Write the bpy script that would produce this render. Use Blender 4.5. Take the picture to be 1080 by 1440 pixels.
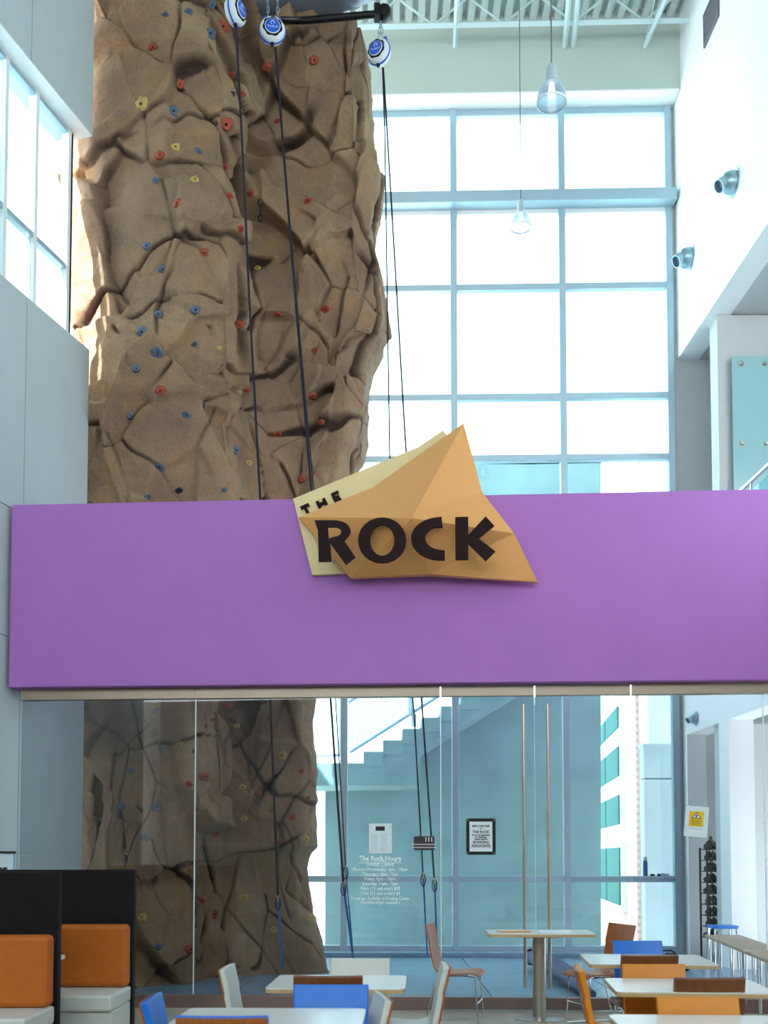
import bpy, bmesh, math, random
import numpy as np
from mathutils import Vector, Matrix
from mathutils.bvhtree import BVHTree

for o in list(bpy.data.objects): bpy.data.objects.remove(o, do_unlink=True)
SC = bpy.context.scene
COL = SC.collection
random.seed(7); rng = np.random.default_rng(11)

# ------------------------------------------------------------------ camera
FPX, CX, CYP, HC, PITCH = 1500.0, 540.0, 1126.0, 1.55, math.atan(0.0525)
cam_d = bpy.data.cameras.new('camera'); cam = bpy.data.objects.new('camera', cam_d); COL.objects.link(cam)
cam.location = (0, 0, HC); cam.rotation_euler = (math.pi/2 + PITCH, 0, 0)
cam_d.sensor_fit = 'VERTICAL'; cam_d.sensor_height = 36.0; cam_d.sensor_width = 27.0
cam_d.lens = 36.0*FPX/1440.0
cam_d.shift_y = (CYP-720.0)/1440.0
cam_d.clip_end = 500
cam_d.dof.use_dof = True; cam_d.dof.focus_distance = 11.8; cam_d.dof.aperture_fstop = 2.4
SC.camera = cam

# ------------------------------------------------------------------ sky, sun, exposure
W = bpy.data.worlds.new('sky'); SC.world = W; W.use_nodes = True
bg = W.node_tree.nodes['Background']
bg.inputs['Color'].default_value = (0.84, 0.94, 1.0, 1); bg.inputs['Strength'].default_value = 5.0
sun_d = bpy.data.lights.new('sun', 'SUN'); sun = bpy.data.objects.new('sun', sun_d); COL.objects.link(sun)
sun_d.energy = 24.0; sun_d.angle = math.radians(0.6); sun_d.color = (1.0, 0.98, 0.95)
sun.rotation_euler = Vector((0.42, 0.74, -0.60)).to_track_quat('-Z', 'Y').to_euler()
sun.location = (-30, -10, 30)
vs = SC.view_settings
vs.view_transform = 'Standard'; vs.look = 'None'; vs.exposure = 0.5; vs.gamma = 1.0; vs.use_curve_mapping = False

# ------------------------------------------------------------------ geometry helpers
def ray(px, py):
    xc, yc = (px-CX)/FPX, -(py-CYP)/FPX
    c, s = math.cos(PITCH), math.sin(PITCH)
    return Vector((xc, c - yc*s, s + yc*c))
ORI = Vector((0, 0, HC))
def at(px, py, Y):
    d = ray(px, py); return ORI + d*(Y/d.y)
def on_z(px, py, z):
    d = ray(px, py); return ORI + d*((z-HC)/d.z)
class Frame:
    """vertical wall frame: s along, d depth, z up"""
    def __init__(f, x, y, sd):
        f.o = Vector((x, y, 0)); f.s = Vector((sd[0], sd[1], 0)).normalized()
        f.d = Vector((-f.s.y, f.s.x, 0))
    def p(f, s, d, z): return f.o + f.s*s + f.d*d + Vector((0, 0, z))
    def px(f, px, py, d=0.0):
        r = ray(px, py); p0 = f.o + f.d*d
        t = (p0-ORI).dot(f.d)/r.dot(f.d); q = ORI + r*t
        return (q-p0).dot(f.s), q.z
    def rot(f): return math.atan2(f.s.y, f.s.x)

class MB:
    def __init__(m): m.v = []; m.f = []
    def add(m, vs, fs):
        b = len(m.v); m.v += [tuple(x) for x in vs]; m.f += [tuple(i+b for i in f) for f in fs]; return m
    def box(m, x0, x1, y0, y1, z0, z1):
        return m.add([(x0,y0,z0),(x1,y0,z0),(x1,y1,z0),(x0,y1,z0),(x0,y0,z1),(x1,y0,z1),(x1,y1,z1),(x0,y1,z1)],
                     [(0,3,2,1),(4,5,6,7),(0,1,5,4),(1,2,6,5),(2,3,7,6),(3,0,4,7)])
    def fbox(m, F, s0, s1, d0, d1, z0, z1):
        P = F.p
        return m.add([P(s0,d0,z0),P(s1,d0,z0),P(s1,d1,z0),P(s0,d1,z0),P(s0,d0,z1),P(s1,d0,z1),P(s1,d1,z1),P(s0,d1,z1)],
                     [(0,3,2,1),(4,5,6,7),(0,1,5,4),(1,2,6,5),(2,3,7,6),(3,0,4,7)])
    def prism(m, pts, ext):
        n = len(pts); pts = [Vector(p) for p in pts]; e = Vector(ext)
        fs = [tuple(range(n)), tuple(reversed(range(n, 2*n)))]
        fs += [(i, i+n, (i+1) % n + n, (i+1) % n) for i in range(n)]
        return m.add(pts + [p+e for p in pts], fs)
    def tube(m, path, r, n=8, cap=True, flat=None):
        path = [Vector(p) for p in path]; rings = []; prev = None
        for i, p in enumerate(path):
            t = (path[min(i+1, len(path)-1)] - path[max(i-1, 0)]).normalized()
            if prev is None:
                a = Vector((0,0,1)) if abs(t.z) < .9 else Vector((1,0,0))
                u = t.cross(a).normalized()
            else:
                u = (prev - t*prev.dot(t)).normalized()
            prev = u; w = t.cross(u)
            rr = r[i] if isinstance(r, (list, tuple)) else r
            ru, rw = (rr, rr) if flat is None else (rr, rr*flat)
            rings.append([p + u*(math.cos(k*2*math.pi/n)*ru) + w*(math.sin(k*2*math.pi/n)*rw) for k in range(n)])
        vs = [q for rg in rings for q in rg]; fs = []
        for i in range(len(path)-1):
            for k in range(n):
                fs.append((i*n+k, i*n+(k+1) % n, (i+1)*n+(k+1) % n, (i+1)*n+k))
        if cap: fs += [tuple(reversed(range(n))), tuple(range((len(path)-1)*n, len(path)*n))]
        return m.add(vs, fs)
    def lathe(m, prof, n=20, M=None, closed=False):
        vs = []; fs = []
        for (r, z) in prof:
            for k in range(n):
                a = 2*math.pi*k/n; vs.append(Vector((r*math.cos(a), r*math.sin(a), z)))
        for i in range(len(prof)-1):
            for k in range(n): fs.append((i*n+k, i*n+(k+1) % n, (i+1)*n+(k+1) % n, (i+1)*n+k))
        if not closed:
            fs += [tuple(reversed(range(n))), tuple(range((len(prof)-1)*n, len(prof)*n))]
        if M is not None: vs = [M @ v for v in vs]
        return m.add(vs, fs)
    def mesh(m, name, mat=None, smooth=False):
        me = bpy.data.meshes.new(name); me.from_pydata(m.v, [], m.f); me.update()
        bm = bmesh.new(); bm.from_mesh(me); bmesh.ops.recalc_face_normals(bm, faces=bm.faces); bm.to_mesh(me); bm.free()
        if mat: me.materials.append(mat)
        if smooth:
            me.polygons.foreach_set('use_smooth', [True]*len(me.polygons))
            try: me.set_sharp_from_angle(angle=math.radians(40))
            except Exception: pass
        return me
    def build(m, name, mat, parent=None, loc=None, smooth=False, bevel=0):
        o = bpy.data.objects.new(name, m.mesh(name, mat, smooth)); COL.objects.link(o)
        if loc is not None: o.location = loc
        if parent is not None: o.parent = parent
        if bevel:
            b = o.modifiers.new('bevel', 'BEVEL'); b.width = bevel; b.segments = 2; b.limit_method = 'ANGLE'
        return o
def mobj(name, me, parent=None, M=None):
    o = bpy.data.objects.new(name, me); COL.objects.link(o)
    if parent is not None: o.parent = parent
    if M is not None: o.matrix_local = M
    return o
def tag(o, label=None, cat=None, group=None, kind=None):
    if label: o['label'] = label
    if cat: o['category'] = cat
    if group: o['group'] = group
    if kind: o['kind'] = kind
    return o
def empty(name, loc=(0,0,0), rz=0.0):
    o = bpy.data.objects.new(name, None); COL.objects.link(o); o.location = loc; o.rotation_euler = (0,0,rz)
    o.empty_display_size = .1; return o
def struct(o, label, cat): return tag(o, label, cat, None, 'structure')
def copy_tree(o, parent=None):
    c = o.copy(); COL.objects.link(c); c.parent = parent
    for ch in o.children: copy_tree(ch, c)
    return c
def rounded(w, h, r, n=5):
    pts = []
    for cx, cy, a0 in ((w/2-r,h/2-r,0),(-w/2+r,h/2-r,90),(-w/2+r,-h/2+r,180),(w/2-r,-h/2+r,270)):
        for k in range(n+1):
            a = math.radians(a0+90*k/n); pts.append((cx+r*math.cos(a), cy+r*math.sin(a)))
    return pts

# ------------------------------------------------------------------ materials
def lin(c):
    return tuple(((x/255)/12.92 if x/255 <= .04045 else ((x/255+.055)/1.055)**2.4) for x in c)
def mat(name, rgb, rough=.5, metal=0.0, var=0.0, scale=8.0, bump=0.0, bscale=60.0, rgb2=None, spec=.5):
    m = bpy.data.materials.new(name); m.use_nodes = True; nt = m.node_tree; N = nt.nodes; L = nt.links
    b = N['Principled BSDF']; c = lin(rgb)
    b.inputs['Base Color'].default_value = (*c, 1); b.inputs['Roughness'].default_value = rough
    b.inputs['Metallic'].default_value = metal; b.inputs['Specular IOR Level'].default_value = spec
    tc = N.new('ShaderNodeTexCoord')
    if var or rgb2:
        nz = N.new('ShaderNodeTexNoise'); nz.inputs['Scale'].default_value = scale; nz.inputs['Detail'].default_value = 6
        L.new(tc.outputs['Object'], nz.inputs['Vector'])
        rp = N.new('ShaderNodeValToRGB'); c2 = lin(rgb2) if rgb2 else tuple(x*(1-var) for x in c)
        rp.color_ramp.elements[0].position = .32; rp.color_ramp.elements[1].position = .68
        rp.color_ramp.elements[0].color = (*c2, 1); rp.color_ramp.elements[1].color = (*c, 1)
        L.new(nz.outputs['Fac'], rp.inputs['Fac']); L.new(rp.outputs['Color'], b.inputs['Base Color'])
    if bump:
        n2 = N.new('ShaderNodeTexNoise'); n2.inputs['Scale'].default_value = bscale; n2.inputs['Detail'].default_value = 5
        L.new(tc.outputs['Object'], n2.inputs['Vector'])
        bp = N.new('ShaderNodeBump'); bp.inputs['Strength'].default_value = bump; bp.inputs['Distance'].default_value = .02
        L.new(n2.outputs['Fac'], bp.inputs['Height']); L.new(bp.outputs['Normal'], b.inputs['Normal'])
    return m
def glass(name, tint, refl=1.0, rough=0.0):
    m = bpy.data.materials.new(name); m.use_nodes = True; nt = m.node_tree; N = nt.nodes; L = nt.links
    N.remove(N['Principled BSDF']); out = N['Material Output']
    t = N.new('ShaderNodeBsdfTransparent'); t.inputs['Color'].default_value = (*tint, 1)
    g = N.new('ShaderNodeBsdfGlossy'); g.inputs['Roughness'].default_value = rough; g.inputs['Color'].default_value = (refl, refl, refl, 1)
    fr = N.new('ShaderNodeFresnel')
    ge = N.new('ShaderNodeNewGeometry'); mr = N.new('ShaderNodeMapRange')       # thin sheet: the same reflectance on both faces
    mr.inputs['To Min'].default_value = 1.45; mr.inputs['To Max'].default_value = 1/1.45
    L.new(ge.outputs['Backfacing'], mr.inputs['Value']); L.new(mr.outputs[0], fr.inputs['IOR'])
    mx = N.new('ShaderNodeMixShader'); L.new(fr.outputs[0], mx.inputs[0]); L.new(t.outputs[0], mx.inputs[1]); L.new(g.outputs[0], mx.inputs[2])
    L.new(mx.outputs[0], out.inputs['Surface']); return m
def emit(name, rgb, st):
    m = bpy.data.materials.new(name); m.use_nodes = True; b = m.node_tree.nodes['Principled BSDF']
    b.inputs['Emission Color'].default_value = (*lin(rgb), 1); b.inputs['Emission Strength'].default_value = st
    b.inputs['Base Color'].default_value = (*lin(rgb), 1); return m

M_wall   = mat('wall_paint', (214, 220, 220), .6, var=.04, scale=1.5)
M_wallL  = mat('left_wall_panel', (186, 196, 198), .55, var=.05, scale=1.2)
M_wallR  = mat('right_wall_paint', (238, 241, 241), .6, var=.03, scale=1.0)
M_upper  = mat('upper_wall_sage', (196, 206, 196), .7, var=.03, scale=1.0)
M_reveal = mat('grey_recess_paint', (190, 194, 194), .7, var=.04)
M_purple = mat('purple_paint', (170, 106, 186), .55, var=.05, scale=2.0, bump=.04, bscale=150)
M_alu    = mat('window_aluminium', (168, 192, 204), .4, .25, var=.03)
M_bronze = mat('bronze_rail', (150, 134, 116), .35, .5, var=.08, scale=5)
M_sill   = mat('brown_base_rail', (128, 104, 98), .45, .2, var=.08, scale=5)
M_steel  = mat('brushed_steel', (190, 182, 172), .28, .9, var=.08, scale=20)
M_chrome = mat('chrome_wire', (205, 208, 212), .15, 1.0)
M_white  = mat('white_enamel', (235, 238, 238), .4, var=.02)
M_truss  = mat('pale_steel_paint', (206, 226, 226), .5, var=.04)
M_deck   = mat('roof_deck', (212, 224, 220), .55, var=.05)
M_floor  = mat('floor_hall', (190, 178, 162), .22, var=.10, scale=3.0, bump=.01)
M_mat    = mat('floor_pads', (118, 152, 178), .25, var=.10, scale=2.0)
M_glassF = glass('storefront_glass', (.83, .84, .845))
M_glassB = glass('window_glass', (.82, .94, .97))
M_glassP = glass('panel_glass', (.62, .84, .86))
M_black  = mat('black_fabric', (12, 5, 9), .95, var=.15, scale=40)
M_blackp = mat('black_plastic', (10, 7, 12), .45, var=.1, spec=.3)
M_orange = mat('orange_upholstery', (196, 100, 14), .7, var=.10, scale=14, bump=.05, bscale=200)
M_orangeV= mat('orange_vinyl', (226, 138, 34), .38, var=.08, scale=10)
M_blueV  = mat('blue_vinyl', (0, 116, 222), .32, var=.10, scale=10)
M_whiteV = mat('white_vinyl', (214, 214, 206), .4, var=.05, scale=10)
M_lam    = mat('white_laminate', (236, 236, 230), .25, var=.02)
M_ply    = mat('ply_edge', (206, 168, 118), .5, var=.12, scale=30)
M_conc   = mat('outdoor_concrete', (142, 164, 166), .85, var=.22, scale=1.3, bump=.1, bscale=30)
M_ground = mat('pale_paving', (214, 214, 208), .8, var=.08)
M_paper  = mat('paper', (226, 236, 240), .7, var=.02)
M_ink    = mat('ink', (38, 36, 44), .7, var=.1)
M_vinyl  = mat('white_lettering', (250, 252, 250), .6, var=.02)
M_yellow = mat('yellow_print', (240, 196, 30), .6, var=.05)
M_red    = mat('red_print', (170, 50, 40), .6, var=.05)
M_green  = mat('green_print', (70, 150, 90), .6, var=.1)
M_cream  = mat('cream_sign_panel', (232, 206, 150), .5, var=.04)
M_gold   = mat('copper_gold_sign', (232, 166, 98), .36, .15, var=.08, scale=60, bump=.05, bscale=300)
M_brownL = mat('dark_brown_letters', (40, 18, 20), .75, var=.12, scale=30, spec=.2)
M_devW   = mat('device_white', (226, 230, 232), .35, var=.03)
M_devB   = mat('device_blue', (26, 92, 206), .4, var=.06)
M_strapK = mat('black_webbing', (26, 24, 40), .8, var=.2, scale=60)
M_strapB = mat('blue_webbing', (36, 112, 190), .7, var=.15, scale=60)
M_duct   = mat('duct_metal', (120, 124, 138), .45, .4, var=.06)
M_galv   = mat('galvanised', (160, 190, 200), .32, .7, var=.1)
M_vent   = mat('vent_grey', (112, 108, 116), .6, var=.1)
M_brick  = mat('pale_brick', (214, 172, 164), .85, var=.06, scale=4)
M_navy   = mat('navy_matte', (54, 70, 110), .7, var=.15)
M_tan    = mat('tan_bench', (168, 140, 116), .5, var=.12, scale=12)
M_bottle = mat('blue_bottle', (40, 84, 150), .4, var=.1)
# plywood with grain
M_wood = mat('bent_plywood', (178, 98, 34), .38, var=.3, scale=6)
M_woodD = mat('bent_plywood_dark', (128, 72, 30), .42, var=.25, scale=6)
for mm in (M_wood, M_woodD):
    nt = mm.node_tree; tc = [n for n in nt.nodes if n.type == 'TEX_COORD'][0]; nz = [n for n in nt.nodes if n.type == 'TEX_NOISE'][0]
    mp = nt.nodes.new('ShaderNodeMapping'); mp.inputs['Scale'].default_value = (7, 7, 1)
    nt.links.new(tc.outputs['Object'], mp.inputs['Vector']); nt.links.new(mp.outputs['Vector'], nz.inputs['Vector'])
# brick courses too fine to build
nt = M_brick.node_tree; tc = [n for n in nt.nodes if n.type == 'TEX_COORD'][0]
br = nt.nodes.new('ShaderNodeTexBrick'); br.inputs['Scale'].default_value = 3.0
br.inputs['Color1'].default_value = (*lin((214,164,156)),1); br.inputs['Color2'].default_value = (*lin((204,150,142)),1); br.inputs['Mortar'].default_value = (*lin((214,196,188)),1)
sx_ = nt.nodes.new('ShaderNodeSeparateXYZ'); cx_ = nt.nodes.new('ShaderNodeCombineXYZ')
nt.links.new(tc.outputs['Object'], sx_.inputs[0]); nt.links.new(sx_.outputs['Y'], cx_.inputs['X']); nt.links.new(sx_.outputs['Z'], cx_.inputs['Y']); nt.links.new(cx_.outputs[0], br.inputs['Vector'])
nt.links.new(br.outputs['Color'], nt.nodes['Principled BSDF'].inputs['Base Color'])

def rock_material():
    m = bpy.data.materials.new('sculpted_rock'); m.use_nodes = True; nt = m.node_tree; N = nt.nodes; L = nt.links
    b = N['Principled BSDF']; b.inputs['Roughness'].default_value = .82; b.inputs['Specular IOR Level'].default_value = .25
    tc = N.new('ShaderNodeTexCoord')
    def noise(sc, det, rough=.6):
        n = N.new('ShaderNodeTexNoise'); n.inputs['Scale'].default_value = sc; n.inputs['Detail'].default_value = det
        n.inputs['Roughness'].default_value = rough; L.new(tc.outputs['Object'], n.inputs['Vector']); return n
    n1 = noise(.9, 5); r1 = N.new('ShaderNodeValToRGB'); e = r1.color_ramp.elements
    e[0].position = .3; e[0].color = (*lin((130, 104, 84)), 1); e[1].position = .7; e[1].color = (*lin((174, 144, 110)), 1)
    x = e.new(.5); x.color = (*lin((150, 121, 95)), 1)
    L.new(n1.outputs['Fac'], r1.inputs['Fac'])
    n2 = noise(2.3, 4); r2 = N.new('ShaderNodeValToRGB'); r2.color_ramp.elements[0].position = .52; r2.color_ramp.elements[1].position = .72
    L.new(n2.outputs['Fac'], r2.inputs['Fac'])
    mx = N.new('ShaderNodeMixRGB'); mx.inputs['Color2'].default_value = (*lin((172, 130, 82)), 1)
    sc = N.new('ShaderNodeMath'); sc.operation = 'MULTIPLY'; sc.inputs[1].default_value = .55
    L.new(r2.outputs['Color'], sc.inputs[0]); L.new(sc.outputs[0], mx.inputs['Fac']); L.new(r1.outputs['Color'], mx.inputs['Color1'])
    n3 = noise(48, 3); r3 = N.new('ShaderNodeValToRGB'); r3.color_ramp.elements[0].position = .3; r3.color_ramp.elements[1].position = .45
    r3.color_ramp.elements[0].color = (.45,.42,.42,1); r3.color_ramp.elements[1].color = (1,1,1,1)
    L.new(n3.outputs['Fac'], r3.inputs['Fac'])
    m2 = N.new('ShaderNodeMixRGB'); m2.blend_type = 'MULTIPLY'; m2.inputs['Fac'].default_value = .55
    L.new(mx.outputs['Color'], m2.inputs['Color1']); L.new(r3.outputs['Color'], m2.inputs['Color2'])
    # darker brown mixed in along the carved joints
    at_ = N.new('ShaderNodeAttribute'); at_.attribute_name = 'joint'
    m3 = N.new('ShaderNodeMixRGB'); m3.inputs['Color2'].default_value = (*lin((58, 40, 34)), 1)
    s2 = N.new('ShaderNodeMath'); s2.operation = 'MULTIPLY'; s2.inputs[1].default_value = .95
    L.new(at_.outputs['Fac'], s2.inputs[0]); L.new(s2.outputs[0], m3.inputs['Fac']); L.new(m2.outputs['Color'], m3.inputs['Color1'])
    L.new(m3.outputs['Color'], b.inputs['Base Color'])
    nb = noise(30, 8, .7); bp = N.new('ShaderNodeBump'); bp.inputs['Strength'].default_value = .7; bp.inputs['Distance'].default_value = .035
    L.new(nb.outputs['Fac'], bp.inputs['Height']); L.new(bp.outputs['Normal'], b.inputs['Normal'])
    return m
M_rock = rock_material()

# ------------------------------------------------------------------ wall frames
FB = Frame(0, 10.80, (1, -.062))       # purple band face
FW = Frame(0, 17.0, (1, -.027))        # back window plane
FL = Frame(-3.55, 12.55, (.277, 1))    # left wall, s grows away from the camera, 0 = its far end; d to the left
_c = at(949, 511, 16.95); _e = on_z(1080, 313, _c.z)
FR = Frame(_c.x, _c.y, (_e.x-_c.x, _e.y-_c.y))  # right wall, s grows towards the camera; d to the right
GD = .17                               # storefront glass behind the band face

ZD = at(700, 30, 16.55).z              # underside of the roof deck
# ------------------------------------------------------------------ floor, ground, ceiling
fl = MB().box(-12, 12, -7, 11.3, -.2, 0).build('floor', M_floor); struct(fl, 'polished beige hall floor in front of the glass front', 'floor')
f2 = empty('floor', (0, 0, 0)); struct(f2, 'blue-grey padded floor behind the glass front', 'floor')
pw = 1.45
for i in range(7):
    for j in range(4):
        x0 = -4.6+i*pw; y0 = 11.31+j*1.43
        MB().box(x0+.006, x0+pw-.006, y0+.006, y0+1.424, -.2, 0).build('floor_pad', M_mat, f2, bevel=.008)
g = MB().box(-45, 60, 17.25, 90, -.6, -.35).build('outdoor_paving', M_ground); struct(g, 'pale paving outside the tall windows', 'ground')

cl = empty('ceiling'); struct(cl, 'pale ribbed metal roof deck high over the atrium', 'ceiling')
MB().prism([(-9.6, -7, ZD+.12), (11, -7, ZD+.12), (11, 17.3, ZD+.12), (-4.3, 17.3, ZD+.12), (-4.05, 12.55, ZD+.12)], (0, 0, .13)).build('deck', M_deck, cl)
wx = MB().box(-12, 12, -6.6, -6.3, -.2, 5.8).build('wall_hall', mat('hall_wall_paint', (208, 200, 190), .7, var=.05)); struct(wx, 'plain lower wall of the hall opposite the glass front', 'wall')
MB().box(-12, 12, -6.6, -6.3, 10.6, ZD+.1).build('upper_wall', M_wall, wx)  # unseen upper part, added to keep direct sun off the purple beam
MB().box(-12, 12, -12.4, -6.6, 10.7, 10.9).build('sun_block_overhang', M_wall, wx)  # unseen overhang added to block sun through the high hall opening
ribm = MB().prism([(-.05, 6, ZD), (.05, 6, ZD), (.075, 6, ZD+.12), (-.075, 6, ZD+.12)], (0, 11.2, 0)).mesh('rib', M_deck)
for i in range(48):
    mobj('rib', ribm, cl, Matrix.Translation((-3.2+i*.2, 0, 0)))

# ------------------------------------------------------------------ back wall and tall window
zhead = FW.px(790, 155)[1]
sR = FW.px(945, 400)[0]; sL = -4.2
wb = empty('wall_back'); struct(wb, 'sage grey upper wall above the tall back windows', 'wall')
MB().fbox(FW, sL, sR+.3, -.42, .3, zhead, ZD+.2).build('upper_wall', M_upper, wb)
MB().fbox(FW, sL, sR+.05, -.43, -.02, zhead-.004, zhead+.02).build('soffit', M_white, wb)
MB().fbox(FW, sR, 12, -.02, .3, -.2, ZD+.2).build('end_wall', M_reveal, wb)

win = empty('window_1'); struct(win, 'tall white-sky curtain wall window with blue-grey aluminium grid', 'window')
mull = [FW.px(x, 560)[0] for x in (179, 332, 485, 638.5, 791.5)]
cols = [sL] + mull + [sR]
def wz(y, x=790): return FW.px(x, y)[1]
rows = [-.05, wz(1236, 640), wz(960, 640), wz(810, 640), wz(645), wz(559), wz(405), wz(291), zhead]
mw = .055
for s in mull: MB().fbox(FW, s-mw, s+mw, -.09, .06, 0, zhead).build('mullion', M_alu, win, bevel=.006)
MB().fbox(FW, sR-.11, sR, -.09, .06, 0, zhead).build('mullion', M_alu, win, bevel=.006)
for i, z in enumerate(rows):
    if i == 7:
        MB().fbox(FW, sL, sR+.03, -.30, .06, wz(297), wz(281)).build('shelf_beam', M_alu, win, bevel=.01)
        MB().fbox(FW, sL, sR-.11, -.07, .05, wz(303), wz(297)-.002).build('transom', M_white, win)
        continue
    h = .05 if 0 < i < 8 else (.09 if i == 0 else .055)
    zz = z if i else .06
    if i == 8: zz = zhead-.06
    MB().fbox(FW, sL, sR-.11, -.07, .05, zz-h, zz+h).build('transom', M_alu, win, bevel=.006)
for a, b in zip(cols[:-1], cols[1:]):
    for c, d in zip(rows[:-1], rows[1:]):
        MB().fbox(FW, a+.04, b-.04, -.006, .006, max(c, .1)+.03, d-.03).build('pane', M_glassB, win)
# roof joists near the back wall
tr = empty('roof_truss', FW.p(0, -.85, 0)); tag(tr, 'pale steel roof truss spanning below the ribbed deck', 'truss')
def fw(s, d, z): return FW.p(s, d, z) - FW.p(0, -.85, 0)
yA = FW.px(560, 37, -.85)[1]
MB().add([], []).tube([fw(-4, -.85, yA), fw(sR+.12, -.85, yA)], .05, 4).build('bottom_chord', M_truss, tr)
k = -3.6; up = True
while k < sR-.5:
    MB().tube([fw(k, -.85, yA if up else (ZD+.04)), fw(k+.55, -.85, (ZD+.04) if up else yA)], .018, 6).build('web_bar', M_truss, tr)
    k += .55; up = not up
for px0, px1 in ((643, 640), (800, 794), (935, 907)):
    a = FW.px(px1, 66, -.43); b = at(px0, 0, 15.6)
    jo = empty('roof_joist', FW.p(a[0], -.43, a[1]))
    tag(jo, {643: 'slim pale roof joist above the middle of the window', 800: 'slim pale double roof joist above the right-hand lamp', 935: 'slanting pale roof joist nearest the right wall'}[px0], 'joist', 'roof joists')
    o = jo.location
    e = Vector((b.x, b.y, a[1]+.05))
    dirv = (e-o).normalized(); far = dirv*6
    MB().tube([(0,0,0), far], .04, 4).build('bottom_flange', M_truss, jo)
    if px0 == 800: MB().tube([(.14,0,0), far+Vector((.14,0,0))], .04, 4).build('bottom_flange', M_truss, jo)
    for q in range(5):
        MB().tube([dirv*(q*1.2), dirv*(q*1.2+.6)+Vector((0,0,(ZD+.04)-a[1]))], .016, 5).build('web_bar', M_truss, jo)
        MB().tube([dirv*(q*1.2+1.2), dirv*(q*1.2+.6)+Vector((0,0,(ZD+.04)-a[1]))], .016, 5).build('web_bar', M_truss, jo)

# ------------------------------------------------------------------ left wall
wl = empty('wall_left'); struct(wl, 'pale grey panelled left wall under the side window', 'wall')
zH = FL.px(119, 177)[1]; zS = FL.px(118, 486)[1]
s1 = FL.px(35, 600)[0]
zj1 = FL.px(8, 710)[1]; zj2 = FL.px(6, 893)[1]
WE = -1.85
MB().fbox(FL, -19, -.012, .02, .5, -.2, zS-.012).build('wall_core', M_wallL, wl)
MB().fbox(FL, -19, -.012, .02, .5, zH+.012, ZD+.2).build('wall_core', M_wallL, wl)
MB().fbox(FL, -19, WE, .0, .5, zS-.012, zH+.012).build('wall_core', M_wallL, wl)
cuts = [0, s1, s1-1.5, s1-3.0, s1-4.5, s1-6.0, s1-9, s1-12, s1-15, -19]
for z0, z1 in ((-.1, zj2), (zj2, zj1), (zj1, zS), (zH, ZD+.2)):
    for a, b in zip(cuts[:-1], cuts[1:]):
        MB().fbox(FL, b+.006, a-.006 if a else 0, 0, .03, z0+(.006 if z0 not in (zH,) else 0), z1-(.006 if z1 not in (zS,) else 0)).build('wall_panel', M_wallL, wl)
MB().fbox(FL, WE, -.002, .003, .26, zH-.012, zH-.001).build('head_reveal', M_white, wl)
MB().fbox(FL, WE, -.002, .003, .26, zS+.001, zS+.006).build('sill_reveal', M_white, wl)
MB().box(-5.6, -5.4, 9.2, 17.2, -.2, 9.2).build('sun_block_wall', M_wallL, wl)  # unseen wall added to keep sun off the outdoor concrete wall
w2 = empty('window_2'); struct(w2, 'side window with slim blue-grey bars in the left wall', 'window')
dW = .24
sv = [FL.px(x, 300, dW)[0] for x in (93, 46.5, 3)]
stp = sv[1]-sv[2]
sv += [sv[2]-stp*k for k in range(1, 9)]
zm = FL.px(70, 356, dW)[1]
for s in sv:
    if s > WE: MB().fbox(FL, s-.03, s+.03, dW-.04, dW+.06, zS, zH).build('mullion', M_white, w2)
for z in (zS+.03, zm, zH-.03):
    MB().fbox(FL, WE, sv[0]+.03, dW-.03, dW+.05, z-.03, z+.03).build('transom', M_alu, w2)
for a, b in zip(sv[:-1], sv[1:]):
    if b < WE-.3: break
    for c, d in ((zS, zm), (zm, zH)):
        MB().fbox(FL, b+.03, a-.03, dW, dW+.012, c+.05, d-.05).build('pane', M_glassB, w2)
# dark closing strip behind the rock
MB().fbox(FL, sv[0]+.03, sv[0]+.085, dW-.03, dW+.06, zS, zH).build('closing_strip', M_black, wl)

# ------------------------------------------------------------------ right wall
wr = empty('wall_right'); struct(wr, 'white right wall with open bays and bulkhead', 'wall')
zU = FR.px(949, 511)[1]; zLo = FR.px(1026, 1011)[1]
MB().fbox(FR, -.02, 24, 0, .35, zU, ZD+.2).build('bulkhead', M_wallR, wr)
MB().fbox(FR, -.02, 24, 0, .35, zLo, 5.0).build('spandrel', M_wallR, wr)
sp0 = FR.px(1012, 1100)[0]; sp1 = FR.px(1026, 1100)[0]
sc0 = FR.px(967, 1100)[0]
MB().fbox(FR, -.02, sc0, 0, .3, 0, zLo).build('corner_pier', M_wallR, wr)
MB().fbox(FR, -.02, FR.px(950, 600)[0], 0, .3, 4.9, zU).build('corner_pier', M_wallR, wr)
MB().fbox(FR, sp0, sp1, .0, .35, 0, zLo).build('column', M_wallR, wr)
# upper pier / wall facing the hall
a = at(1010, 560, 15.4)
MB().box(a.x, 10, 15.4, 15.75, 4.9, zU).build('cross_wall', M_reveal, wr)
b = at(1026, 1150, 14.6)
MB().box(b.x+.12, 10, 15.3, 15.6, 0, zLo).build('cross_wall', M_reveal, wr)
MB().box(5.3, 10, 8, 17, 4.55, 4.95).build('upper_floor', M_reveal, wr)
MB().box(4.95, 10, 8, 17, zU+.012, zU+.2).build('soffit', M_reveal, wr)
MB().box(9.6, 9.9, 8, 17, 0, zU).build('outer_wall', M_reveal, wr)
MB().fbox(FR, 7.2, 24, 0, .35, 0, zLo).build('hall_wall', M_wallR, wr)
MB().fbox(FR, 9.2, 24, 0, .35, 5.0, zU).build('hall_wall', M_wallR, wr)

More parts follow.
